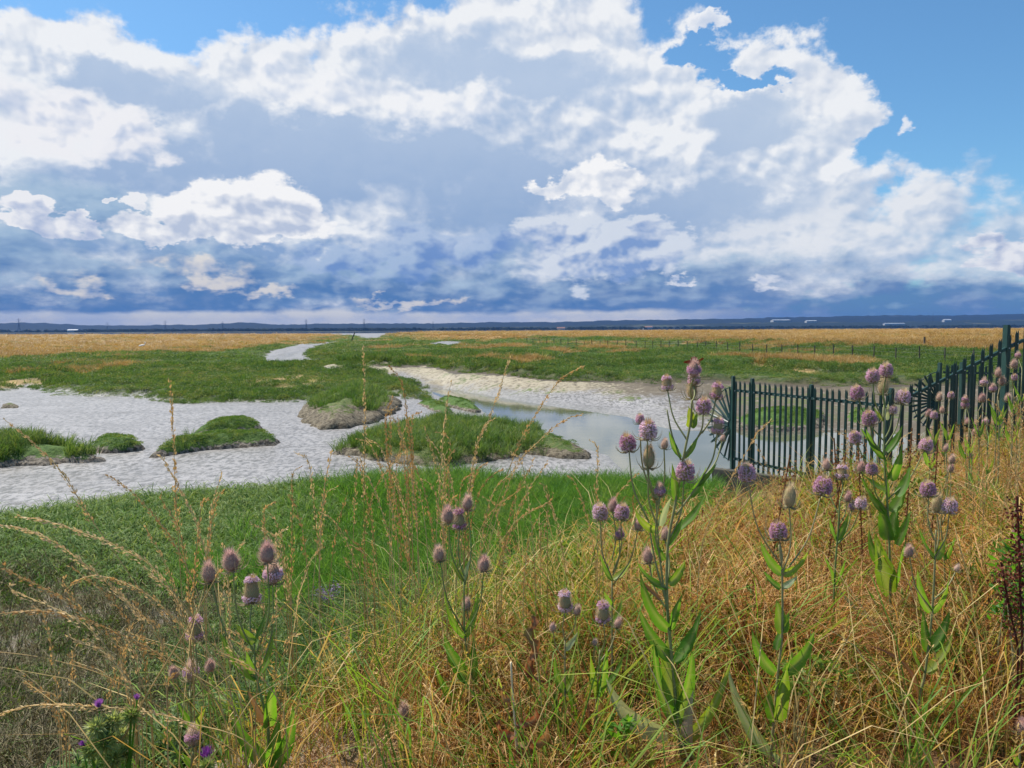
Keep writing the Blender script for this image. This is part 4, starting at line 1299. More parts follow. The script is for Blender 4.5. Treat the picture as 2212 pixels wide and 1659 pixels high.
# ------------------------------------------------------------------ teasels
STEM = leafmat('teasel_stem', [(0.24, 0.33, 0.11), (0.34, 0.34, 0.15), (0.42, 0.35, 0.18)], 0.25, 2.0)
LEAFG = leafmat('teasel_leaf', [(0.08, 0.23, 0.028), (0.13, 0.31, 0.036), (0.20, 0.38, 0.05)], 0.6, 3.0, 0.5, 0.3, (0.22, 0.30, 0.12), tint=(1.5, 1.3, 0.4))
LEAFY = leafmat('yellowing_leaf', [(0.14, 0.28, 0.03), (0.22, 0.36, 0.04), (0.34, 0.40, 0.055)], 0.5, 3.0, 0.5, 0.3, (0.30, 0.36, 0.14), tint=(1.4, 1.25, 0.4))
LEAFB = leafmat('withered_leaf', [(0.30, 0.10, 0.045), (0.42, 0.20, 0.085), (0.34, 0.27, 0.08)], 0.4, 6.0, 0.7, 0.15, (0.34, 0.22, 0.13), tint=(1.2, .9, .6))
LEAFP = leafmat('pale_leaf_underside', [(0.32, 0.43, 0.20), (0.42, 0.50, 0.28), (0.50, 0.50, 0.33)], 0.5, 5.0, 0.6, 0.2, (0.45, 0.48, 0.34))
LEAFK = leafmat('pink_dying_leaf', [(0.52, 0.30, 0.26), (0.60, 0.44, 0.33), (0.66, 0.58, 0.40)], 0.5, 5.0, 0.6, 0.2, (0.55, 0.48, 0.38), tint=(1.1, .9, .8))
LM = dict(g=LEAFG, y=LEAFY, b=LEAFB, p=LEAFP, k=LEAFK)
COREB = plainmat('teasel_bud', (0.36, 0.22, 0.18), (0.46, 0.32, 0.24), 0.8, 0.1, 60)
CORET = plainmat('teasel_cone', (0.38, 0.28, 0.16), (0.33, 0.30, 0.15), 0.8, 0.1, 60)
SPINEB = leafmat('bud_spines', [(0.62, 0.40, 0.38), (0.72, 0.54, 0.44), (0.82, 0.68, 0.50)], 0.5, 40, 0.6, 0.1, tint=(1, .9, .85))
SPINET = leafmat('cone_spines', [(0.58, 0.42, 0.26), (0.68, 0.54, 0.35), (0.76, 0.62, 0.42)], 0.5, 40, 0.6, 0.1, tint=(1, .9, .8))
LILAC = leafmat('lilac_floret', [(0.66, 0.38, 0.52), (0.82, 0.57, 0.66), (0.92, 0.76, 0.80)], 0.5, 60, 0.6, 0.1, tint=(1.1, 0.95, 1.1))
BRACT = leafmat('bract', [(0.32, 0.34, 0.18), (0.48, 0.43, 0.28), (0.60, 0.52, 0.36)], 0.35, 30, 0.6, 0.1)

TYPES = dict(  # height / width, floret bands, floret amount, bud-coloured
    bud=(1.04, [], 0, True), purple=(1.02, [(0.12, 0.92)], 330, False), band=(1.15, [(0.08, 0.32), (0.72, 0.95)], 250, False), ring=(1.15, [(0.3, 0.62)], 230, True),
    cone=(1.36, [], 0, False), tiny=(1.0, [], 0, True), low=(1.22, [(0.04, 0.25), (0.80, 1.0)], 230, False))

def head_meshes(ty, seed):
    """unit-wide flower head standing on the origin: (cone with spines, florets, bracts)"""
    g = np.random.default_rng(seed)
    H, bands, nf, bud = TYPES[ty]
    nu, nv = 14, 12
    def rad(t): return 0.345 * (np.sin(np.pi * (0.06 + 0.90 * t ** 0.85)) ** 0.62) * (1.06 - 0.12 * t)
    V, Q = [], []
    for j in range(nv + 1):
        t = j / nv
        for i in range(nu):
            a = 2 * math.pi * i / nu
            r = rad(t) * (1 + 0.05 * g.normal()) if 0 < j < nv else 0.06
            V.append((math.cos(a) * r, math.sin(a) * r, t * H))
    for j in range(nv):
        for i in range(nu):
            Q.append((j * nu + i, j * nu + (i + 1) % nu, (j + 1) * nu + (i + 1) % nu, (j + 1) * nu + i))
    b0 = len(V); T = []
    ns = 620 if ty != 'tiny' else 260
    for k in range(ns):                                          # spines, on a spiral
        t = (k + 0.5) / ns; a = k * 2.39996
        n = np.array([math.cos(a), math.sin(a), 0]); r = rad(t)
        p = n * r + np.array([0, 0, t * H])
        d = n * (1.0 - 0.75 * t ** 3) + np.array([0, 0, 0.25 + 0.9 * t ** 2]) + g.normal(size=3) * 0.16
        d /= np.linalg.norm(d)
        L = (0.21 if not bud else 0.27) * g.uniform(.7, 1.25) * (1 + 0.6 * t ** 6)
        s = np.cross(d, (0, 0, 1)); s = s / (np.linalg.norm(s) + 1e-6) * 0.014
        i = len(V); V += [tuple(p - s), tuple(p + s), tuple(p + d * L)]; T.append((i, i + 1, i + 2))
    me = npmesh('flower_head', V, [Q, T], False)
    me.materials.append(COREB if bud else CORET); me.materials.append(SPINEB if bud else SPINET)
    me.polygons.foreach_set('material_index', [0] * len(Q) + [1] * len(T))
    fm = None
    if nf:
        V, Q = [], []
        tot = sum(b - a for a, b in bands)
        for (ta, tb) in bands:
            for k in range(int(nf * (tb - ta) / tot)):
                t = g.uniform(ta, tb); a = g.uniform(0, 2 * math.pi)
                n = np.array([math.cos(a), math.sin(a), 0])
                r = rad(t)
                p = n * r * 0.95 + np.array([0, 0, t * H])
                d = n + np.array([0, 0, 0.15 + 0.5 * (t - .5)]) + g.normal(size=3) * 0.22; d /= np.linalg.norm(d)
                L = 0.19 * g.uniform(.75, 1.2)
                s = np.cross(d, g.normal(size=3)); s /= np.linalg.norm(s); s2 = np.cross(d, s)
                i = len(V)
                tip = p + d * L
                V += [tuple(p - s * .014), tuple(p + s * .014), tuple(tip + s * .03), tuple(tip - s * .03)]; Q.append((i, i + 1, i + 2, i + 3))
                for e in (s, -s, s2, -s2):                       # four spread lobes
                    j = len(V); q = tip + e * .045 + d * .012
                    w = np.cross(d, e) * .022
                    V += [tuple(tip), tuple(tip + e * .02 + w), tuple(q), tuple(tip + e * .02 - w)]; Q.append((j, j + 1, j + 2, j + 3))
        fm = npmesh('florets', V, [Q]); fm.materials.append(LILAC)
    m = MB()
    nb = 10
    for k in range(nb):
        a = 2 * math.pi * (k + g.uniform(-.25, .25)) / nb
        L = g.uniform(.55, .95) * (1 if ty != 'tiny' else 1.1); lift = g.uniform(.35, 1.15)
        pts = []
        for u in np.linspace(0, 1, 7):
            q = 0.06 + L * .98 * math.sin(1.45 * u) ** .9
            pts.append((math.cos(a) * q, math.sin(a) * q, -0.03 + L * lift * u ** 2.0 - 0.10 * math.sin(3.1 * u)))
        m.tube(pts, [.034, .032, .029, .025, .02, .013, .003], 4)
    bm_ = m.mesh('bracts'); bm_.materials.append(BRACT)
    return me, fm, bm_
HEADS = {}
def head_set(ty):
    if ty not in HEADS: HEADS[ty] = [head_meshes(ty, 300 + 17 * i + len(ty)) for i in range(3)]
    return random.choice(HEADS[ty])

def add_head(root, O, base, axis, w, ty):
    me, fm, bm_ = head_set(ty)
    o = bpy.data.objects.new('flower_head', me); C.objects.link(o); o.parent = root
    ax = Vector(axis).normalized()
    q = ax.to_track_quat('Z', 'Y').to_matrix().to_4x4() @ Matrix.Rotation(random.uniform(0, 6.28), 4, 'Z')
    o.matrix_local = Matrix.Translation(Vector(base) - O) @ q @ Matrix.Diagonal((w, w, w, 1))
    for nm, m in (('florets', fm), ('bracts', bm_)):
        if m is None: continue
        c = bpy.data.objects.new(nm, m); C.objects.link(c); c.parent = o
    return o

def leaf_mesh(a, b, w, face, sag, n=10, wave=0.06):
    """lance-shaped leaf from a to b, folded along a pale rib"""
    a, b, sag = np.array(a), np.array(b), np.array(sag)
    V, Q, rib = [], [], []
    L = np.linalg.norm(b - a)
    ph = random.uniform(0, 6)
    for k in range(n + 1):
        t = k / n
        c = (a + (b - a) * t) + sag * 4 * t * (1 - t)
        tg = (b - a) + sag * 4 * (1 - 2 * t); tg /= np.linalg.norm(tg)
        s = np.cross(tg, face); s /= np.linalg.norm(s) + 1e-9
        nn = np.cross(s, tg)
        ww = w * 0.5 * (0.30 * (1 - t) ** 2 + 1.0 * math.sin(math.pi * min(1, 0.08 + 0.92 * t ** 0.72)) ** 0.85) if k < n else 0.0
        wv = wave * w * math.sin(ph + 11 * t)
        ser = 1 + 0.06 * math.sin(k * 2.9 + ph)
        V += [c - s * ww * ser + nn * (0.28 * ww + wv), c - s * ww * .14, c + s * ww * .14, c + s * ww * ser + nn * (0.28 * ww - wv)]
        rib += [0, 1, 1, 0]
    for k in range(n):
        i = 4 * k
        for j in range(3): Q.append((i + j, i + j + 1, i + j + 5, i + j + 4))
    me = npmesh('leaf', np.array(V), [Q], True)
    at_ = me.attributes.new('rib', 'FLOAT', 'POINT'); at_.data.foreach_set('value', np.array(rib, dtype=np.float32))
    return me

VIEW = np.array([0, 1, 0])
def to_ground(P):
    """carry the lowest point of a stem down to the soil"""
    p = P[0]; g_ = ground(p[0], p[1])
    if p[2] > g_ + 0.01: return [np.array([p[0] + random.uniform(-.02, .02), p[1], g_ - 0.03])] + P
    return P

def teasel(label, d, main, leaves=(), heads=(), stems=(), r0=0.0046, group=None):
    """px outlines of one plant at forward distance d: main stem from the foot up, side stems, leaves, heads"""
    pts = [at(x, y, d) for x, y in main]
    pts = to_ground(pts)
    root = empty('teasel', pts[0]); O = Vector(pts[0])
    k = d / F
    def dz(x, y): return 0.0
    sm = MB()
    c = spline(pts, 5); n = len(c)
    sm.tube([Vector(p) - O for p in c], [r0 * (1.25 - 0.65 * i / n) for i in range(n)], 7)
    tipdir = {}
    for st in stems:
        c = spline([at(x, y, d) for i, (x, y) in enumerate(st)], 5)
        sm.tube([Vector(p) - O for p in c], [r0 * (0.75 - 0.3 * i / len(c)) for i in range(len(c))], 6)
    hd = []
    for (x, y, w, ty, jx, jy) in heads:
        W = w * k * 0.9; Hh = W * TYPES[ty][0]
        off = random.uniform(-.09, .09) * d * 0.4
        j = at(jx, jy, d); cpt = at(x, y, d + off)
        dr = cpt - j; ln = np.linalg.norm(dr)
        ax = dr / ln * 0.55 + np.array([random.uniform(-.1, .1), random.uniform(-.12, .02), 0.75]); ax /= np.linalg.norm(ax)
        base = cpt - ax * Hh * 0.5
        mid = j + (base - j) * 0.5 + (np.array([0, 0, -1]) * 0.04 + np.array([1, 0, 0]) * np.sign(dr[0]) * 0.06) * ln
        cc = spline([j, mid, base], 6)
        sm.tube([Vector(p) - O for p in cc], [r0 * (0.62 - 0.2 * i / len(cc)) for i in range(len(cc))], 6)
        hd.append((base, ax, W, ty))
    sm.build('stem', STEM, root, True)
    for h in hd: add_head(root, O, *h)
    for lf in leaves:
        x0, y0, x1, y1, w, kd = lf[:6]
        bend = lf[6] if len(lf) > 6 else random.uniform(-.06, .06)
        a = at(x0, y0, d); b = at(x1, y1, d)
        L = np.linalg.norm(b - a)
        b = b + VIEW * random.uniform(-.22, .16) * L
        side = np.cross((b - a) / L, VIEW)
        sag = side * bend * L + np.array([0, 0, -0.05 * L])
        face = np.array([random.uniform(-.8, .8), -0.6, random.uniform(.1, .9)])
        o = link('leaf', leaf_mesh(a - np.array(O), b - np.array(O), w * k * 0.82, face, sag), LM[kd], root)
    tag(root, label, 'teasel', group)
    return root

TG = 'teasels on the bank'
teasel('teasel with five crowded heads, one tall with two lilac bands, left of centre', 2.15, [(267, 772), (268, 727), (257, 679), (254, 643)],
       [(256, 679, 222, 630, 12, 'g', .05), (257, 679, 273, 628, 11, 'g', -.05), (254, 643, 235, 623, 10, 'y'), (254, 643, 266, 606, 9, 'g'), (268, 727, 247, 690, 12, 'b'),
        (269, 727, 275, 676, 17, 'g', .02), (268, 766, 227, 713, 16, 'g', .04), (270, 768, 282, 712, 18, 'g'), (272, 768, 294, 702, 16, 'g', -.08), (256, 679, 246, 650, 8, 'g')],
       [(252, 590, 23, 'low', 254, 645), (273, 573, 21, 'ring', 257, 676), (267, 553, 20, 'bud', 256, 655), (231, 561, 21, 'bud', 255, 655), (209, 573, 20, 'bud', 256, 678)])
teasel('teasel with a lilac banded head above three crowded heads, far left plant', 2.3, [(194, 772), (193, 735), (190, 706), (192, 690)],
       [(193, 735, 176, 700, 8, 'g'), (192, 735, 208, 704, 8, 'y'), (190, 706, 200, 683, 5, 'g')],
       [(195, 628, 20, 'low', 192, 692), (174, 672, 12, 'bud', 191, 706), (191, 671, 18, 'ring', 191, 700), (210, 666, 12, 'bud', 191, 700)])
teasel('tall teasel with three heads huddled at its top, left of the withered stalk', 2.6, [(474, 772), (474, 721), (473, 683), (465, 637), (464, 581)],
       [(464, 581, 450, 562, 7, 'y'), (464, 581, 471, 556, 6, 'p'), (465, 637, 445, 590, 11, 'g', .05), (465, 637, 478, 591, 9, 'g', -.05), (472, 683, 443, 634, 16, 'g', .04), (473, 683, 474, 632, 13, 'g'),
        (474, 721, 434, 659, 14, 'g', .07), (475, 721, 488, 661, 14, 'y', -.07), (475, 735, 486, 690, 12, 'g'), (474, 768, 440, 706, 20, 'y', .05), (474, 768, 448, 724, 16, 'g'), (474, 768, 472, 722, 20, 'b'), (474, 745, 436, 723, 8, 'b')],
       [(448, 515, 16, 'bud', 464, 581), (459, 519, 17, 'low', 464, 576), (467.5, 503, 15, 'bud', 465, 585), (439, 554, 15, 'bud', 465, 632), (484, 564, 15, 'bud', 466, 632), (467, 604, 12, 'bud', 466, 650)])
teasel('teasel with one egg shaped head standing alone low in the straw', 2.4, [(405, 772), (404, 745), (404, 722)], [(404, 750, 398, 728, 5, 'g'), (405, 752, 413, 735, 5, 'p')],
       [(404, 711, 16, 'bud', 404, 725)])
teasel('slim teasel with a double banded head and two small side heads', 2.4, [(567, 770), (566, 735), (565, 693), (565, 640)],
       [(565, 693, 555, 655, 9, 'g', .06), (566, 693, 574, 658, 9, 'y', -.06), (566, 736, 555, 692, 10, 'g', .05), (567, 736, 575, 697, 10, 'g', -.05), (566, 760, 572, 725, 12, 'y'), (565, 650, 578, 632, 7, 'p')],
       [(565, 601, 18, 'low', 565, 640), (577, 610, 10, 'bud', 566, 640), (552.6, 627, 9, 'tiny', 565, 660)])
teasel('slim teasel with a lilac banded head right of its twin, red leaves at its foot', 2.4, [(593, 772), (593, 744), (597, 695), (600, 650)],
       [(597, 697, 589, 645, 12, 'y', .03), (598, 697, 607, 648, 12, 'g', -.03), (594, 744, 588, 693, 12, 'b'), (595, 744, 604, 690, 12, 'b'), (593, 744, 566, 668, 10, 'g', .05), (594, 748, 610, 706, 8, 'y'), (597, 690, 625, 655, 7, 'g', -.1)],
       [(603, 612, 18, 'low', 600, 655), (618, 623, 11, 'bud', 600, 662), (595, 642, 7, 'tiny', 599, 672)])
teasel('teasel with two lilac heads and a bud clustered before the mud mound water edge', 2.6, [(612, 690), (612, 640), (612, 580)],
       [(612, 580, 600, 553, 7, 'g'), (612, 580, 632, 560, 8, 'y', -.05), (612, 610, 603, 590, 7, 'g'), (613, 625, 622, 596, 8, 'y')],
       [(600, 512, 17, 'purple', 612, 578), (613, 505, 12, 'bud', 612, 560), (622, 512, 16, 'purple', 613, 572), (639, 524, 12, 'bud', 613, 585), (620, 534, 10, 'ring', 613, 575)])
teasel('largest teasel, many lilac heads on branching stems left of the fence half wheel', 2.3,
       [(686, 772), (680, 745), (672, 660), (667, 600), (668, 545), (676, 500), (684, 455), (690, 425), (692, 400)],
       [(690, 427, 688, 406, 13, 'y'), (692, 428, 697, 412, 8, 'g'), (681, 458, 668, 430, 8, 'g', .05), (684, 458, 697, 436, 7, 'g'), (690, 496, 706, 466, 9, 'g', -.06), (676, 500, 671, 462, 9, 'g'), (697, 486, 716, 462, 6, 'g'),
        (658, 531, 633, 503, 9, 'y', .1), (660, 526, 671, 497, 9, 'p', .05), (668, 545, 682, 512, 10, 'g', -.05), (676, 530, 705, 492, 10, 'g', -.06), (667, 588, 636, 560, 10, 'g', .08), (669, 584, 684, 558, 10, 'y', -.05), (665, 560, 652, 530, 8, 'g'),
        (669, 630, 639, 568, 16, 'g', .06), (671, 630, 681, 590, 12, 'g'), (672, 660, 640, 610, 14, 'g', .05), (675, 662, 698, 605, 16, 'g', -.05), (674, 722, 653, 640, 22, 'g', .05), (676, 722, 692, 650, 20, 'g', -.04), (678, 705, 668, 640, 20, 'y'),
        (668, 735, 607, 682, 21, 'p', .12), (680, 746, 734, 662, 13, 'y', -.06), (690, 764, 693, 686, 17, 'k'), (670, 730, 654, 694, 14, 'b'), (690, 768, 676, 720, 14, 'y'), (684, 768, 700, 735, 8, 'b'), (660, 600, 632, 575, 7, 'b')],
       [(694, 369, 15, 'ring', 692, 398), (694, 379, 14, 'purple', 692, 402), (692, 389, 16, 'cone', 691, 420), (667, 383, 14, 'band', 687, 440), (717, 391, 15, 'band', 702, 433), (703.6, 406, 16, 'purple', 697, 439), (718, 426, 14, 'band', 702, 478),
        (648, 430, 19, 'purple', 657, 500), (649, 457, 18, 'cone', 657, 525), (627.6, 443, 18, 'purple', 648, 520), (664.7, 444, 10, 'bud', 657, 505), (685.5, 471, 20, 'purple', 670, 538), (640, 419, 10, 'purple', 655, 500), (660, 490, 12, 'ring', 661, 562),
        (722.5, 438, 7, 'tiny', 704, 478), (648, 556, 15, 'bud', 667, 610), (665, 534, 12, 'bud', 668, 580)],
       [[(667, 610), (660, 560), (657, 520), (656, 495)], [(684, 458), (692, 445), (702, 432)], [(676, 515), (690, 496), (703, 476)], [(681, 460), (672, 435), (667, 410)], [(667, 605), (655, 560), (648, 520)]], 0.0052)
teasel('teasel with lilac heads and a tall brown cone, pale strap leaf at its foot', 2.35, [(771, 770), (771, 754), (778, 673), (782, 633), (782, 574), (779, 545)],
       [(782, 574, 760, 540, 10, 'g', .05), (783, 574, 810, 549, 11, 'y', -.08), (780, 588, 760, 567, 8, 'g'), (783, 588, 798, 576, 7, 'p'), (783, 633, 777, 600, 16, 'y'), (783, 632, 789, 612, 10, 'g'), (775, 673, 751, 627, 13, 'g', .06), (784, 673, 811, 627, 14, 'g', -.07),
        (777, 722, 782, 656, 20, 'y'), (775, 722, 769, 690, 14, 'g'), (771, 755, 731, 668, 13, 'p', .06), (773, 754, 786, 768, 7, 'p'), (776, 650, 786, 625, 8, 'g'), (774, 690, 790, 650, 8, 'g')],
       [(778, 531, 19, 'purple', 781, 570), (790, 496, 18, 'cone', 782, 575), (747, 473, 18, 'purple', 781, 565), (823, 486, 20, 'purple', 783, 575)])
teasel('slight teasel with a banded head and small buds left of the tall bushy teasel', 3.1, [(835, 640), (834, 590), (838, 530), (840, 500)],
       [(836, 540, 828, 515, 6, 'g'), (837, 540, 848, 512, 7, 'g'), (834, 585, 822, 555, 8, 'g'), (835, 585, 846, 550, 8, 'g')],
       [(842, 472, 14, 'band', 840, 500), (826.5, 465, 11, 'bud', 839, 515), (848, 497, 10, 'bud', 839, 525), (861, 503, 12, 'purple', 837, 545), (853, 506, 9, 'ring', 837, 545)])
teasel('tall bushy teasel before the fence, many lilac heads and a broad yellow green leaf', 3.2, [(894, 640), (892, 624), (890, 593), (889, 532), (885, 470), (884, 440), (884, 405)],
       [(884, 458, 863, 427, 9, 'g', .06), (883, 421, 873, 407, 7, 'y'), (886.6, 420, 890, 402, 6, 'p'), (881, 451, 860, 428, 9, 'g', .05), (887, 452, 903, 425, 9, 'g', -.05), (888, 477, 879, 443, 10, 'g'), (890, 480, 898, 444, 12, 'g'), (886, 490, 863, 472, 10, 'g', .06), (897, 496, 912, 467, 11, 'g', -.06),
        (887, 515, 864, 479, 13, 'g', .05), (891, 512, 908, 482, 12, 'g', -.05), (888, 500, 884, 468, 12, 'y'), (890, 594, 874, 533, 24, 'y'), (896, 588, 903, 536, 14, 'g'), (897, 545, 911, 510, 9, 'g'), (879, 608, 863, 583, 9, 'g'), (888, 540, 880, 505, 16, 'g'), (891, 540, 899, 506, 16, 'g'),
        (888, 627, 831, 579, 9, 'p', .05), (892, 610, 905, 632, 8, 'p'), (880, 565, 870, 530, 9, 'g')],
       [(883.5, 385, 15, 'cone', 884, 410), (872.6, 376, 14, 'purple', 884, 420), (886, 370, 14, 'purple', 885, 408), (857, 392.6, 14.5, 'purple', 883, 440), (903, 397, 15, 'purple', 884, 448), (893, 410, 9, 'purple', 884, 440), (869, 418, 14.5, 'purple', 884, 455),
        (855, 437, 12.5, 'purple', 886, 482), (926, 445, 14, 'purple', 887, 500), (871.7, 468.5, 12, 'purple', 887, 510), (861, 467.6, 11, 'bud', 888, 520)], [], 0.0055)
teasel('narrow teasel with two lilac heads either side of a brown cone, far right', 2.6, [(916, 772), (919, 702), (925, 673), (932, 612), (935, 558), (936, 530)],
       [(935, 559, 918, 524, 9, 'g', .06), (936, 559, 944, 537, 9, 'y'), (930, 612, 912, 566, 9, 'g', .05), (932, 612, 952, 572, 10, 'g', -.08), (928, 652, 923, 610, 10, 'g'), (929, 652, 946, 608, 14, 'g', -.05), (925, 673, 910, 630, 10, 'y', .1), (927, 673, 950, 631, 12, 'y', -.05), (919, 699, 868, 647, 6, 'b', -.22), (918, 735, 924, 700, 7, 'g')],
       [(928, 489, 16, 'purple', 934, 540), (937, 503, 15, 'cone', 935, 556), (950, 506, 15, 'purple', 936, 556), (909, 551, 11, 'bud', 932, 610), (957, 568, 8, 'tiny', 933, 600)])
teasel('teasel with a single brown head cut by the right edge of the frame', 2.3, [(1019, 775), (1020, 745)], [(1019, 765, 1010, 745, 6, 'g')], [(1022, 727, 15, 'bud', 1020, 748)])
teasel('faded teasel at the lower left, its one lilac head low beside the thistle', 2.1, [(192, 772), (193, 752)], [(192, 768, 182, 752, 6, 'g')], [(193, 736, 18, 'ring', 193, 754)])
teasel('two headed small teasel behind the large bushy one on the right', 3.6, [(945, 600), (944, 560), (940, 520)], [(944, 560, 936, 535, 7, 'g'), (944, 560, 953, 535, 7, 'g')], [(946, 448, 7, 'bud', 941, 520), (952, 459, 8, 'bud', 942, 525), (951, 468, 8, 'bud', 942, 525)])
small = [(939.5, 397), (951, 395), (965, 399), (965, 404), (982, 398), (993, 388), (984, 382), (1002, 381), (998, 373), (1014, 364), (1014.5, 377), (928.6, 413), (934, 415), (967.5, 421.5), (985.6, 421), (968.4, 454), (1018, 355), (1008, 398), (942, 410), (975, 432)]
for i, (px, py) in enumerate(small):
    d = 5.2 + 0.9 * random.random()
    jx = px + random.uniform(-6, 6); jy = py + random.uniform(18, 30)
    w = random.uniform(6.2, 8.5)
    hs_ = [(px, py, w, random.choice(['bud', 'bud', 'ring', 'purple']), jx, jy)]
    teasel('small distant teasel among the weeds where the fence climbs the bank', d, [(jx + random.uniform(-4, 4), jy + 60), (jx, jy)],
           [(jx, jy + 25, jx - 7, jy + 6, 4, 'g'), (jx, jy + 25, jx + 7, jy + 8, 4, 'y')], hs_, (), 0.004, 'small teasels by the fence')

# ------------------------------------------------------------------ tall dry grass stalks
SSTEM = leafmat('dry_stalk', [(0.46, 0.30, 0.10), (0.62, 0.44, 0.17), (0.72, 0.55, 0.26)], 0.15, 2.0, rnd=0.9)
SSEED = leafmat('dry_seed_head', [(0.52, 0.31, 0.12), (0.68, 0.45, 0.19), (0.80, 0.60, 0.32)], 0.4, 2.0, rnd=0.9, tint=(1.1, .95, .7))
def stalk(label, d, pts, head=0.28, dens=1.0, r=0.0017, group='tall dry grass stalks', loose=0.24, dtip=0.0):
    """pts in pixels from the foot to the tip"""
    n = len(pts)
    P = to_ground([at(x, y, d + dtip * i / n) for i, (x, y) in enumerate(pts)])
    c = spline(P, 7); O = np.array(P[0]); n = len(c)
    root = empty('dry_grass_stalk', tuple(O))
    m = MB(); m.tube([Vector(p - O) for p in c], [r * (1.1 - 0.7 * i / n) for i in range(n)], 4)
    m.build('stem', SSTEM, root)
    seg = np.array([np.linalg.norm(c[i + 1] - c[i]) for i in range(n - 1)]); cum = np.concatenate([[0], np.cumsum(seg)]); Lt = cum[-1]
    V, Q = [], []
    ns = int(70 * dens * max(0.5, head * Lt / 0.25))
    for k in range(ns):
        u = Lt * (1 - head * random.random() ** 0.9)
        i = min(int(np.searchsorted(cum, u)) - 1, n - 2); i = max(i, 0)
        t = (u - cum[i]) / (seg[i] + 1e-9)
        p = c[i] + (c[i + 1] - c[i]) * t; tg = (c[i + 1] - c[i]) / (seg[i] + 1e-9)
        rel_ = (Lt - u) / (head * Lt)
        rd = np.random.normal(size=3); rd -= tg * rd.dot(tg); rd /= np.linalg.norm(rd)
        br = 0.016 * loose * 3 * (0.3 + rel_ * .8) * random.random()
        p = p + rd * br + tg * br * 1.3 + np.array([0, 0, -br * .5])
        dr = tg + rd * random.uniform(.1, .45); dr /= np.linalg.norm(dr)
        L = random.uniform(.009, .015); s = np.cross(dr, np.random.normal(size=3)); s = s / np.linalg.norm(s) * L * .19
        j = len(V); V += [p - O, p + dr * L * .45 + s - O, p + dr * L - O, p + dr * L * .45 - s - O]; Q.append((j, j + 1, j + 2, j + 3))
    link('seed_head', npmesh('seed_head', np.array(V), [Q]), SSEED, root)
    tag(root, label, 'grass stalk', group)
np.random.seed(5)
# the ones that stand out, each drawn after its own line
S_L = [
 ('tallest upright dry stalk over the left mudflat, seed head bolt upright', 2.6, [(186, 690), (182, 600), (176, 500), (173, 430), (170, 380)], .36, 1.4),
 ('dry stalk leaning far left across the grassy left mound', 2.3, [(200, 680), (130, 575), (92, 520), (60, 470), (30, 440), (5, 420)], .30, 1.2),
 ('thick pale straw slanting up to the teasel heads from the bottom edge', 1.9, [(104, 772), (125, 735), (149, 691), (185, 632), (219, 572)], .02, 0.4, .0032),
 ('long stalk arching left, its drooping head the topmost of the left fan', 2.1, [(230, 690), (163, 579), (120, 548), (89, 535), (50, 522), (18, 516)], .36, 1.5),
 ('arching stalk with heavy drooping head second from the top of the left fan', 2.1, [(225, 720), (160, 640), (109, 585), (59, 545), (25, 530), (-4, 524)], .40, 1.6),
 ('arching stalk nearly level at its tip, third in the left fan', 2.0, [(240, 720), (168, 661), (124, 636), (80, 618), (40, 611), (-6, 614)], .42, 1.5),
 ('bare arching stalk sweeping out of the frame at the left edge', 2.0, [(250, 770), (179, 720), (132, 690), (93, 671), (39, 657), (-8, 651)], .03, 0.3),
 ('lowest arching stalk of the left fan with a combed drooping head', 1.9, [(260, 760), (187, 722), (124, 709), (51, 705), (20, 708), (-6, 716)], .45, 1.5),
 ('stalk nodding left with its head over the muddy hollow', 2.2, [(240, 700), (175, 620), (140, 590), (100, 576), (78, 580), (66, 590)], .38, 1.4),
 ('golden stalk leaning left before the edge of the left mudflat', 2.5, [(232, 700), (196, 590), (172, 540), (140, 500), (115, 480), (105, 475)], .34, 1.3),
 ('stalk leaning left with its tip below the long green mound', 2.6, [(240, 690), (210, 570), (195, 520), (180, 490), (165, 462), (160, 455)], .36, 1.2),
 ('tall lone stalk standing straight in front of the brown grassy mound', 3.0, [(366, 700), (365, 600), (364, 500), (365, 415), (363, 346)], .42, 1.1),
 ('stalk with a hooked tip right of the brown grassy mound', 3.0, [(424, 640), (416, 520), (411, 450), (405, 400), (400, 379), (390, 367)], .45, 1.3),
 ('slender stalk leaning right across the creek bend', 3.0, [(455, 600), (474, 460), (487, 424), (499, 391), (505, 372), (510, 358)], .40, 1.1),
 ('long stalk leaning far right with its tip over the creek mud bank', 3.0, [(470, 600), (513, 459), (540, 408), (560, 380), (572, 372), (583, 366)], .34, 1.1),
 ('fine upright stalk before the mossy mounds of the creek', 3.0, [(432, 620), (440, 480), (446, 410), (449, 392), (452, 380)], .35, 1.0),
 ('stalk arching right over the big grassy mound, tip against the water', 3.1, [(470, 620), (510, 480), (540, 440), (565, 420), (583, 414)], .4, 1.0),
 ('dense golden head leaning left of the big grassy mound', 3.0, [(420, 620), (395, 500), (388, 460), (386, 420), (392, 398)], .55, 1.8),
 ('pale bent stalk with a right angled kink above the straw', 2.5, [(395, 772), (385, 700), (374, 640), (360, 590), (346, 560)], .05, .5, .0022),
 ('golden stalk leaning right of the fence half wheel', 2.8, [(700, 560), (720, 500), (745, 455), (758, 432), (770, 421)], .45, 1.1),
]
for s_ in S_L:
    stalk(s_[0], s_[1], s_[2], s_[3], s_[4], *( [s_[5]] if len(s_) > 5 else []))
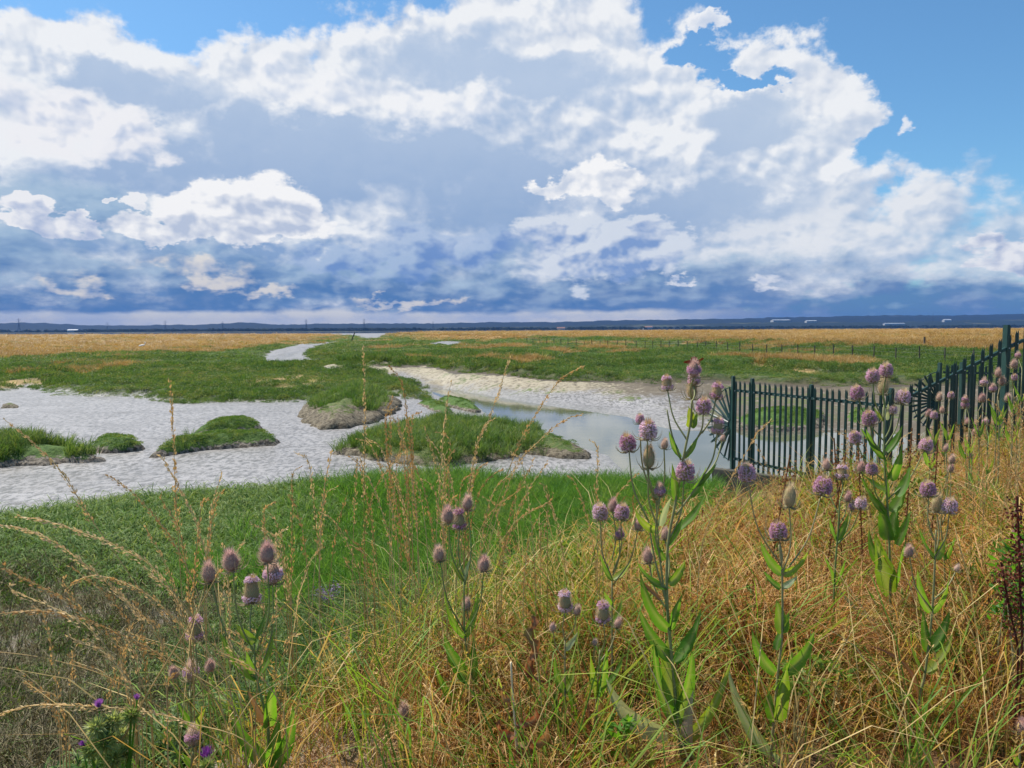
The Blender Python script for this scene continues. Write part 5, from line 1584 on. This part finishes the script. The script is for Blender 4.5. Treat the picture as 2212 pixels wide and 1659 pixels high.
def clump(label, n, x0, x1, ybase, tops, lean, d0, d1, headr=(.25, .45)):
    for _ in range(n):
        bx = random.uniform(x0, x1); tx = bx + random.gauss(lean[0], lean[1]); ty = random.uniform(*tops)
        d = random.uniform(d0, d1); by = ybase + random.uniform(-15, 30)
        cv = (tx - bx) * random.uniform(.15, .4); k = random.uniform(0, 12) * (1 if tx > bx else -1)
        stalk(label, d, [(bx, by), (bx + cv * .35, by + (ty - by) * .4), (bx + cv + (tx - bx) * .2, by + (ty - by) * .75), (tx - k * .1, ty + 8), (tx + k, ty)],
              random.uniform(*headr), random.uniform(.7, 1.3))
clump('thin dry stalk in the spray before the bright green grass, left of centre', 15, 180, 300, 640, (470, 580), (-18, 26), 2.2, 3.2)
clump('thin golden stalk in the dense clump in front of the big grassy mound', 18, 385, 450, 590, (405, 490), (-12, 16), 2.7, 3.4)
clump('thin golden stalk fanning right in front of the big grassy mound', 13, 440, 510, 590, (415, 500), (22, 24), 2.7, 3.4)
clump('slender dry stalk between the left teasel and the grassy mound clump', 14, 290, 385, 620, (440, 560), (2, 18), 2.5, 3.3)
clump('slender dry stalk in front of the water left of the largest teasel', 10, 520, 610, 590, (440, 520), (10, 22), 2.8, 3.4)
clump('long thin straw stem slanting left across the muddy hollow', 20, 110, 290, 740, (560, 660), (-55, 30), 1.9, 2.7, (.12, .35))
clump('wispy stalk in the straw at the lower left edge', 12, 40, 170, 740, (600, 700), (-14, 22), 1.9, 2.6)
clump('short golden stalk in front of the palisade pales', 22, 760, 960, 560, (430, 510), (4, 16), 3.0, 4.2)
clump('tall weed stalk on the right bank beside the fence', 20, 950, 1030, 540, (385, 470), (0, 12), 3.4, 5.0)

# ------------------------------------------------------------------ thistle, dock, withered stalk, bush, butterfly, bee
THG = leafmat('thistle_spine', [(0.20, 0.30, 0.08), (0.34, 0.42, 0.15), (0.5, 0.54, 0.28)], 0.45, 20)
MAG = leafmat('thistle_flower', [(0.30, 0.07, 0.38), (0.40, 0.12, 0.48), (0.5, 0.2, 0.55)], 0.4, 40, tint=(1.1, .9, 1.1))
def spiny_ball(c, r, n, g):
    V, T = [], []
    for k in range(n):
        z = 1 - 2 * (k + .5) / n; a = k * 2.39996; q = math.sqrt(1 - z * z)
        nrm = np.array([q * math.cos(a), q * math.sin(a), z]); p = c + nrm * r * .35
        d = nrm + g.normal(size=3) * .2; d /= np.linalg.norm(d)
        s = np.cross(d, g.normal(size=3)); s = s / np.linalg.norm(s) * r * .12
        i = len(V); V += [p - s, p + s, p + d * r * g.uniform(.6, .95)]; T.append((i, i + 1, i + 2))
    return V, T
def thistle(label, d, base, blobs, tops):
    g = np.random.default_rng(9)
    P = to_ground([at(*base, d)]); O = np.array(P[0]); root = empty('thistle', tuple(O)); k = d / F
    sm = MB()
    for (x, y, r) in blobs:
        c = at(x, y, d + g.normal() * .04)
        sm.tube([Vector((0, 0, 0)), Vector((c - O) * .55 + np.array([.01, 0, 0])), Vector(c - O)], [.004, .003, .003], 6)
        V, T = spiny_ball(np.zeros(3), r * k * 1.05, 130, g)
        o = link('spiny_bud', npmesh('spiny_bud', np.array(V), [T]), THG, root); o.location = tuple(c - O)
    for (x, y, r) in tops:
        c = at(x, y, d)
        sm.tube([Vector((0, 0, 0)), Vector((c - O) * .5), Vector(c - O)], [.004, .003, .002], 6)
        V, T = [], []
        for q in range(170):
            a = g.uniform(0, 6.28); t = abs(g.normal()) * .42
            dr = np.array([math.cos(a) * t, math.sin(a) * t, 1]); dr /= np.linalg.norm(dr)
            s = np.cross(dr, g.normal(size=3)); s = s / np.linalg.norm(s) * r * k * .07
            p0 = dr * r * k * .2; i = len(V); V += [p0 - s, p0 + s, dr * r * k * 1.7]; T.append((i, i + 1, i + 2))
        o = link('flower_head', npmesh('flower_head', np.array(V), [T]), MAG, root); o.location = tuple(c - O)
    sm.build('stem', LEAFG, root)
    tag(root, label, 'thistle')
thistle('pale green spiny thistle cluster with small purple tips at the bottom left', 1.9, (112, 772),
        [(97, 728, 12), (113, 722, 12), (105, 743, 13), (122, 735, 11), (91, 750, 11), (113, 760, 12), (131, 716, 10), (127, 752, 10)], [(99, 708, 6), (83, 748, 5), (137, 700, 4)])
thistle('thistle with one vivid magenta flower at the bottom edge', 1.95, (208, 775), [(207, 766, 9)], [(207, 760, 9)])
DOCK = leafmat('dock_seed', [(0.10, 0.02, 0.015), (0.16, 0.04, 0.025), (0.24, 0.08, 0.04)], 0.25, 20, tint=(1.2, .8, .6))
def dock(label, d, pts, n, mat_=None, ss=.011):
    g = np.random.default_rng(len(label))
    P = to_ground([at(x, y, d) for x, y in pts]); O = np.array(P[0]); root = empty('dock_plant', tuple(O))
    c = spline(P, 8); m = MB(); m.tube([Vector(p - O) for p in c], .0035, 6); m.build('stem', mat_ or DOCK, root)
    V, Q = [], []
    for _ in range(n):
        i = int(g.uniform(.4, 1) * (len(c) - 2)); p = c[i] + (c[i + 1] - c[i]) * g.uniform() + g.normal(size=3) * np.array([.017, .017, .012])
        dr = g.normal(size=3); dr /= np.linalg.norm(dr); s = np.cross(dr, g.normal(size=3)); s = s / np.linalg.norm(s) * ss * .5
        j = len(V); L = ss * g.uniform(.7, 1.3); V += [p - O - dr * L * .5, p - O + s, p - O + dr * L * .5, p - O - s]; Q.append((j, j + 1, j + 2, j + 3))
    link('seed_spike', npmesh('seed_spike', np.array(V), [Q]), mat_ or DOCK, root)
    tag(root, label, 'dock')
dock('dark red dock seed spike at the right edge, upper of two', 2.5, [(1022, 650), (1020, 590), (1019, 545), (1017, 496)], 480)
dock('dark red dock seed spike leaning left at the right edge', 2.5, [(1018, 660), (1012, 620), (1006, 590), (1001, 562)], 330)
RUST = G['seed']
for i, (bx, tx, ty, d) in enumerate(((842, 834, 438, 3.6), (862, 858, 432, 3.7), (905, 912, 428, 3.8), (770, 790, 455, 3.4), (826, 846, 452, 3.5), (930, 938, 440, 4.0))):
    dock('rusty dock stalk hung with dry seed in front of the palisade fence', d, [(bx, ty + 130), (bx + (tx - bx) * .4, ty + 70), (tx, ty)], 240, RUST, .012)
for o in [q for q in C.objects if q.name.startswith('dock_plant') and 'rusty' in q.get('label', '')]: o['group'] = 'rusty docks before the fence'

def withered():
    d = 2.2; P = to_ground([at(x, y, d) for x, y in [(518, 772), (516, 735), (514, 712), (512, 684), (511, 662)]]); O = np.array(P[0])
    root = empty('withered_plant', tuple(O)); m = MB()
    m.tube([Vector(p - O) for p in spline(P, 6)], [.009, .009, .009, .0085, .008, .0075, .007, .005, .005, .005, .004, .004, .004, .004, .004, .003, .003, .003, .003, .003, .003, .003, .003, .003, .003, .003, .003, .003, .003, .003, .003][:len(spline(P, 6))], 7)
    m.build('stem', plainmat('bleached_stem', (0.78, 0.64, 0.42), (0.62, 0.48, 0.30), .7, .2, 20), root, True)
    for x0, y0, x1, y1, w, b in ((517, 745, 545, 718, 9, -.35), (516, 735, 500, 720, 9, .4), (515, 725, 530, 700, 7, -.4), (517, 755, 528, 738, 10, -.3), (514, 700, 505, 686, 6, .4), (517, 748, 508, 760, 7, .3)):
        a = at(x0, y0, d); b_ = at(x1, y1, d - .03); L = np.linalg.norm(b_ - a); sd = np.cross((b_ - a) / L, VIEW)
        link('curled_leaf', leaf_mesh(a - O, b_ - O, w * d / F, np.array([.4, -.6, .5]), sd * b * L, 10, .3), LEAFB, root)
    tag(root, 'withered pale stalk with curled brown leaves at the bottom centre', 'dead plant')
    d = 2.5; P = to_ground([at(x, y, d) for x, y in [(530, 720), (531, 680), (533, 640), (532, 615)]]); O = np.array(P[0]); root = empty('withered_plant', tuple(O))
    m = MB(); m.tube([Vector(p - O) for p in spline(P, 5)], .003, 6); m.build('stem', LEAFB, root)
    for x0, y0, x1, y1, w, b in ((533, 655, 545, 682, 9, -.4), (532, 640, 526, 662, 9, .3), (532, 625, 538, 646, 7, -.4), (532, 615, 528, 632, 6, .3)):
        a = at(x0, y0, d); b_ = at(x1, y1, d - .03); L = np.linalg.norm(b_ - a); sd = np.cross((b_ - a) / L, VIEW)
        link('curled_leaf', leaf_mesh(a - O, b_ - O, w * d / F, np.array([.4, -.6, .5]), sd * b * L, 10, .3), LEAFB, root)
    tag(root, 'dark withered plant with drooping curled leaves above the bleached stalk', 'dead plant')
withered()

def bush(label, d, foot, cloud, n, mat_, ll, lw, name='leafy_weed', cat='weed'):
    g = np.random.default_rng(len(label)); P = to_ground([at(*foot, d)]); O = np.array(P[0]); root = empty(name, tuple(O)); k = d / F
    m = MB(); V, Q = [], []
    for (x, y, rx, ry) in cloud:
        c = at(x, y, d + g.normal() * .1)
        m.tube([Vector((0, 0, 0)), Vector((c - O) * .5 + g.normal(size=3) * .03), Vector(c - O)], [.004, .003, .002], 5)
        for _ in range(n):
            p = c - O + g.normal(size=3) * np.array([rx, rx, ry]) * k * .55
            dr = g.normal(size=3); dr[2] = abs(dr[2]) * .8; dr /= np.linalg.norm(dr); s = np.cross(dr, g.normal(size=3)); s /= np.linalg.norm(s)
            L, w = ll * g.uniform(.6, 1.3), lw * g.uniform(.7, 1.2); j = len(V)
            V += [p, p + dr * L * .45 + s * w * .5, p + dr * L, p + dr * L * .45 - s * w * .5]; Q.append((j, j + 1, j + 2, j + 3))
    m.build('stem', STEM, root); link('foliage', npmesh('foliage', np.array(V), [Q]), mat_, root)
    tag(root, label, cat)
bush('dark green leafy weed at the right edge under the dock spikes', 2.7, (1018, 640), [(1012, 560, 14, 22), (1020, 585, 14, 24), (1006, 590, 12, 18), (1016, 615, 14, 20), (1024, 545, 10, 20), (1003, 612, 10, 12)], 60, LEAFG, .045, .014)
bush('yellow green sprawling weed on the flattened straw', 2.5, (800, 700), [(785, 665, 14, 7), (800, 672, 16, 8), (815, 660, 12, 8), (795, 688, 10, 8), (822, 690, 12, 8), (840, 675, 10, 7)], 36, G['ygreen'], .032, .013)
bush('leafy green weed at the foot of the slim twin teasels', 2.3, (620, 745), [(610, 735, 12, 9), (625, 728, 10, 9), (632, 742, 12, 8), (600, 750, 10, 8)], 26, LEAFG, .05, .016)
LAV = leafmat('sea_lavender_flower', [(0.25, 0.2, 0.33), (0.33, 0.27, 0.4), (0.4, 0.34, 0.46)], 0.3, 60)
bush('clump of lilac sea lavender in the grey green scrub', 5.5, (330, 620), [(322, 592, 7, 5), (334, 588, 6, 6), (327, 597, 8, 4)], 90, LAV, .016, .013, 'sea_lavender', 'flowers')

WING = leafmat('butterfly_wing', [(0.30, 0.06, 0.02), (0.38, 0.09, 0.03), (0.25, 0.05, 0.02)], 0.2, 200, tint=(1, .7, .5))
DARK = plainmat('dark_insect_body', (0.03, 0.02, 0.015), (0.015, 0.01, 0.01), .7, .2, 80)
BUFF = plainmat('buff_fur', (0.35, 0.2, 0.05), (0.2, 0.11, 0.03), .9, .1, 200)
def insects():
    d = 2.28; c = at(696, 362, d); e = empty('butterfly', tuple(c)); k = .030
    m = MB(); m.tube([(0, -.4 * k, 0), (0, 0, .03 * k), (0, .5 * k, 0)], [.03 * k, .07 * k, .02 * k], 7); m.build('body', DARK, e)
    for s in (-1, 1):
        for nm, pl in (('fore_wing', [(0, .1), (.35, .62), (.95, .75), (1.0, .55), (.72, .12), (.2, -.05)]), ('hind_wing', [(0, 0), (.55, .05), (.78, -.25), (.6, -.62), (.25, -.6), (.05, -.3)])):
            m = MB(); V = [(s * x * k, y * k, .28 * abs(x) * k + z) for z in (0, .0006) for x, y in pl]; n = len(pl)
            m.add(V, [tuple(range(n)), tuple(range(2 * n - 1, n - 1, -1))]); w = m.build(nm, WING, e)
            m2 = MB(); q = pl[3]; V = [(s * (q[0] * .78 + math.cos(a) * .1) * k, (q[1] * .85 + math.sin(a) * .1) * k, (.28 * q[0] * .8 + .05) * k) for a in np.linspace(0, 5.5, 8)]
            m2.add(V, [tuple(range(8))]); m2.build('eye_spot', DARK, w)
    e.rotation_euler = (R(-35), R(8), R(25))
    tag(e, 'red brown butterfly feeding on the topmost lilac teasel head', 'butterfly')
    c = at(753, 469, 2.31); e = empty('bumblebee', tuple(c)); k = .011
    m = MB(); m.tube([(-1.0 * k, 0, 0), (-.6 * k, 0, .1 * k), (0, 0, .12 * k)], [.12 * k, .42 * k, .4 * k], 9); m.build('abdomen', DARK, e, True)
    m = MB(); m.tube([(0, 0, .12 * k), (.4 * k, 0, .1 * k), (.8 * k, 0, 0)], [.42 * k, .42 * k, .1 * k], 9); m.build('thorax', BUFF, e, True)
    for s in (-1, 1):
        m = MB(); m.add([(0, s * .2 * k, .45 * k), (-.5 * k, s * 1.0 * k, .6 * k), (-1.0 * k, s * .9 * k, .55 * k), (-.6 * k, s * .3 * k, .45 * k)], [(0, 1, 2, 3)]); m.build('wing', SPINET, e)
    tag(e, 'bumblebee clinging to the lilac teasel head in front of the fence posts', 'bee')
insects()

# ------------------------------------------------------------------ river haze
def haze():
    me = bpy.data.meshes.new('haze')
    x, y0, y1, z0, z1 = 11000, -60, 10500, -3.0, 175.0
    V = [(a, b, c) for c in (z0, z1) for a, b in ((-x, y0), (x, y0), (x, y1), (-x, y1))]
    me.from_pydata(V, [], [(0, 3, 2, 1), (4, 5, 6, 7), (0, 1, 5, 4), (1, 2, 6, 5), (2, 3, 7, 6), (3, 0, 4, 7)]); me.update()
    m, nt, out = new_mat('river_haze')
    v = nt.nodes.new('ShaderNodeVolumePrincipled')
    v.inputs['Color'].default_value = (0.10, 0.24, 0.62, 1)
    v.inputs['Density'].default_value = 0.00006
    v.inputs['Anisotropy'].default_value = 0.0
    nt.links.new(v.outputs[0], out.inputs['Volume'])
    tag(link('haze', me, m), 'thin blue summer haze over the river marshes', 'haze', None, 'stuff')
haze()
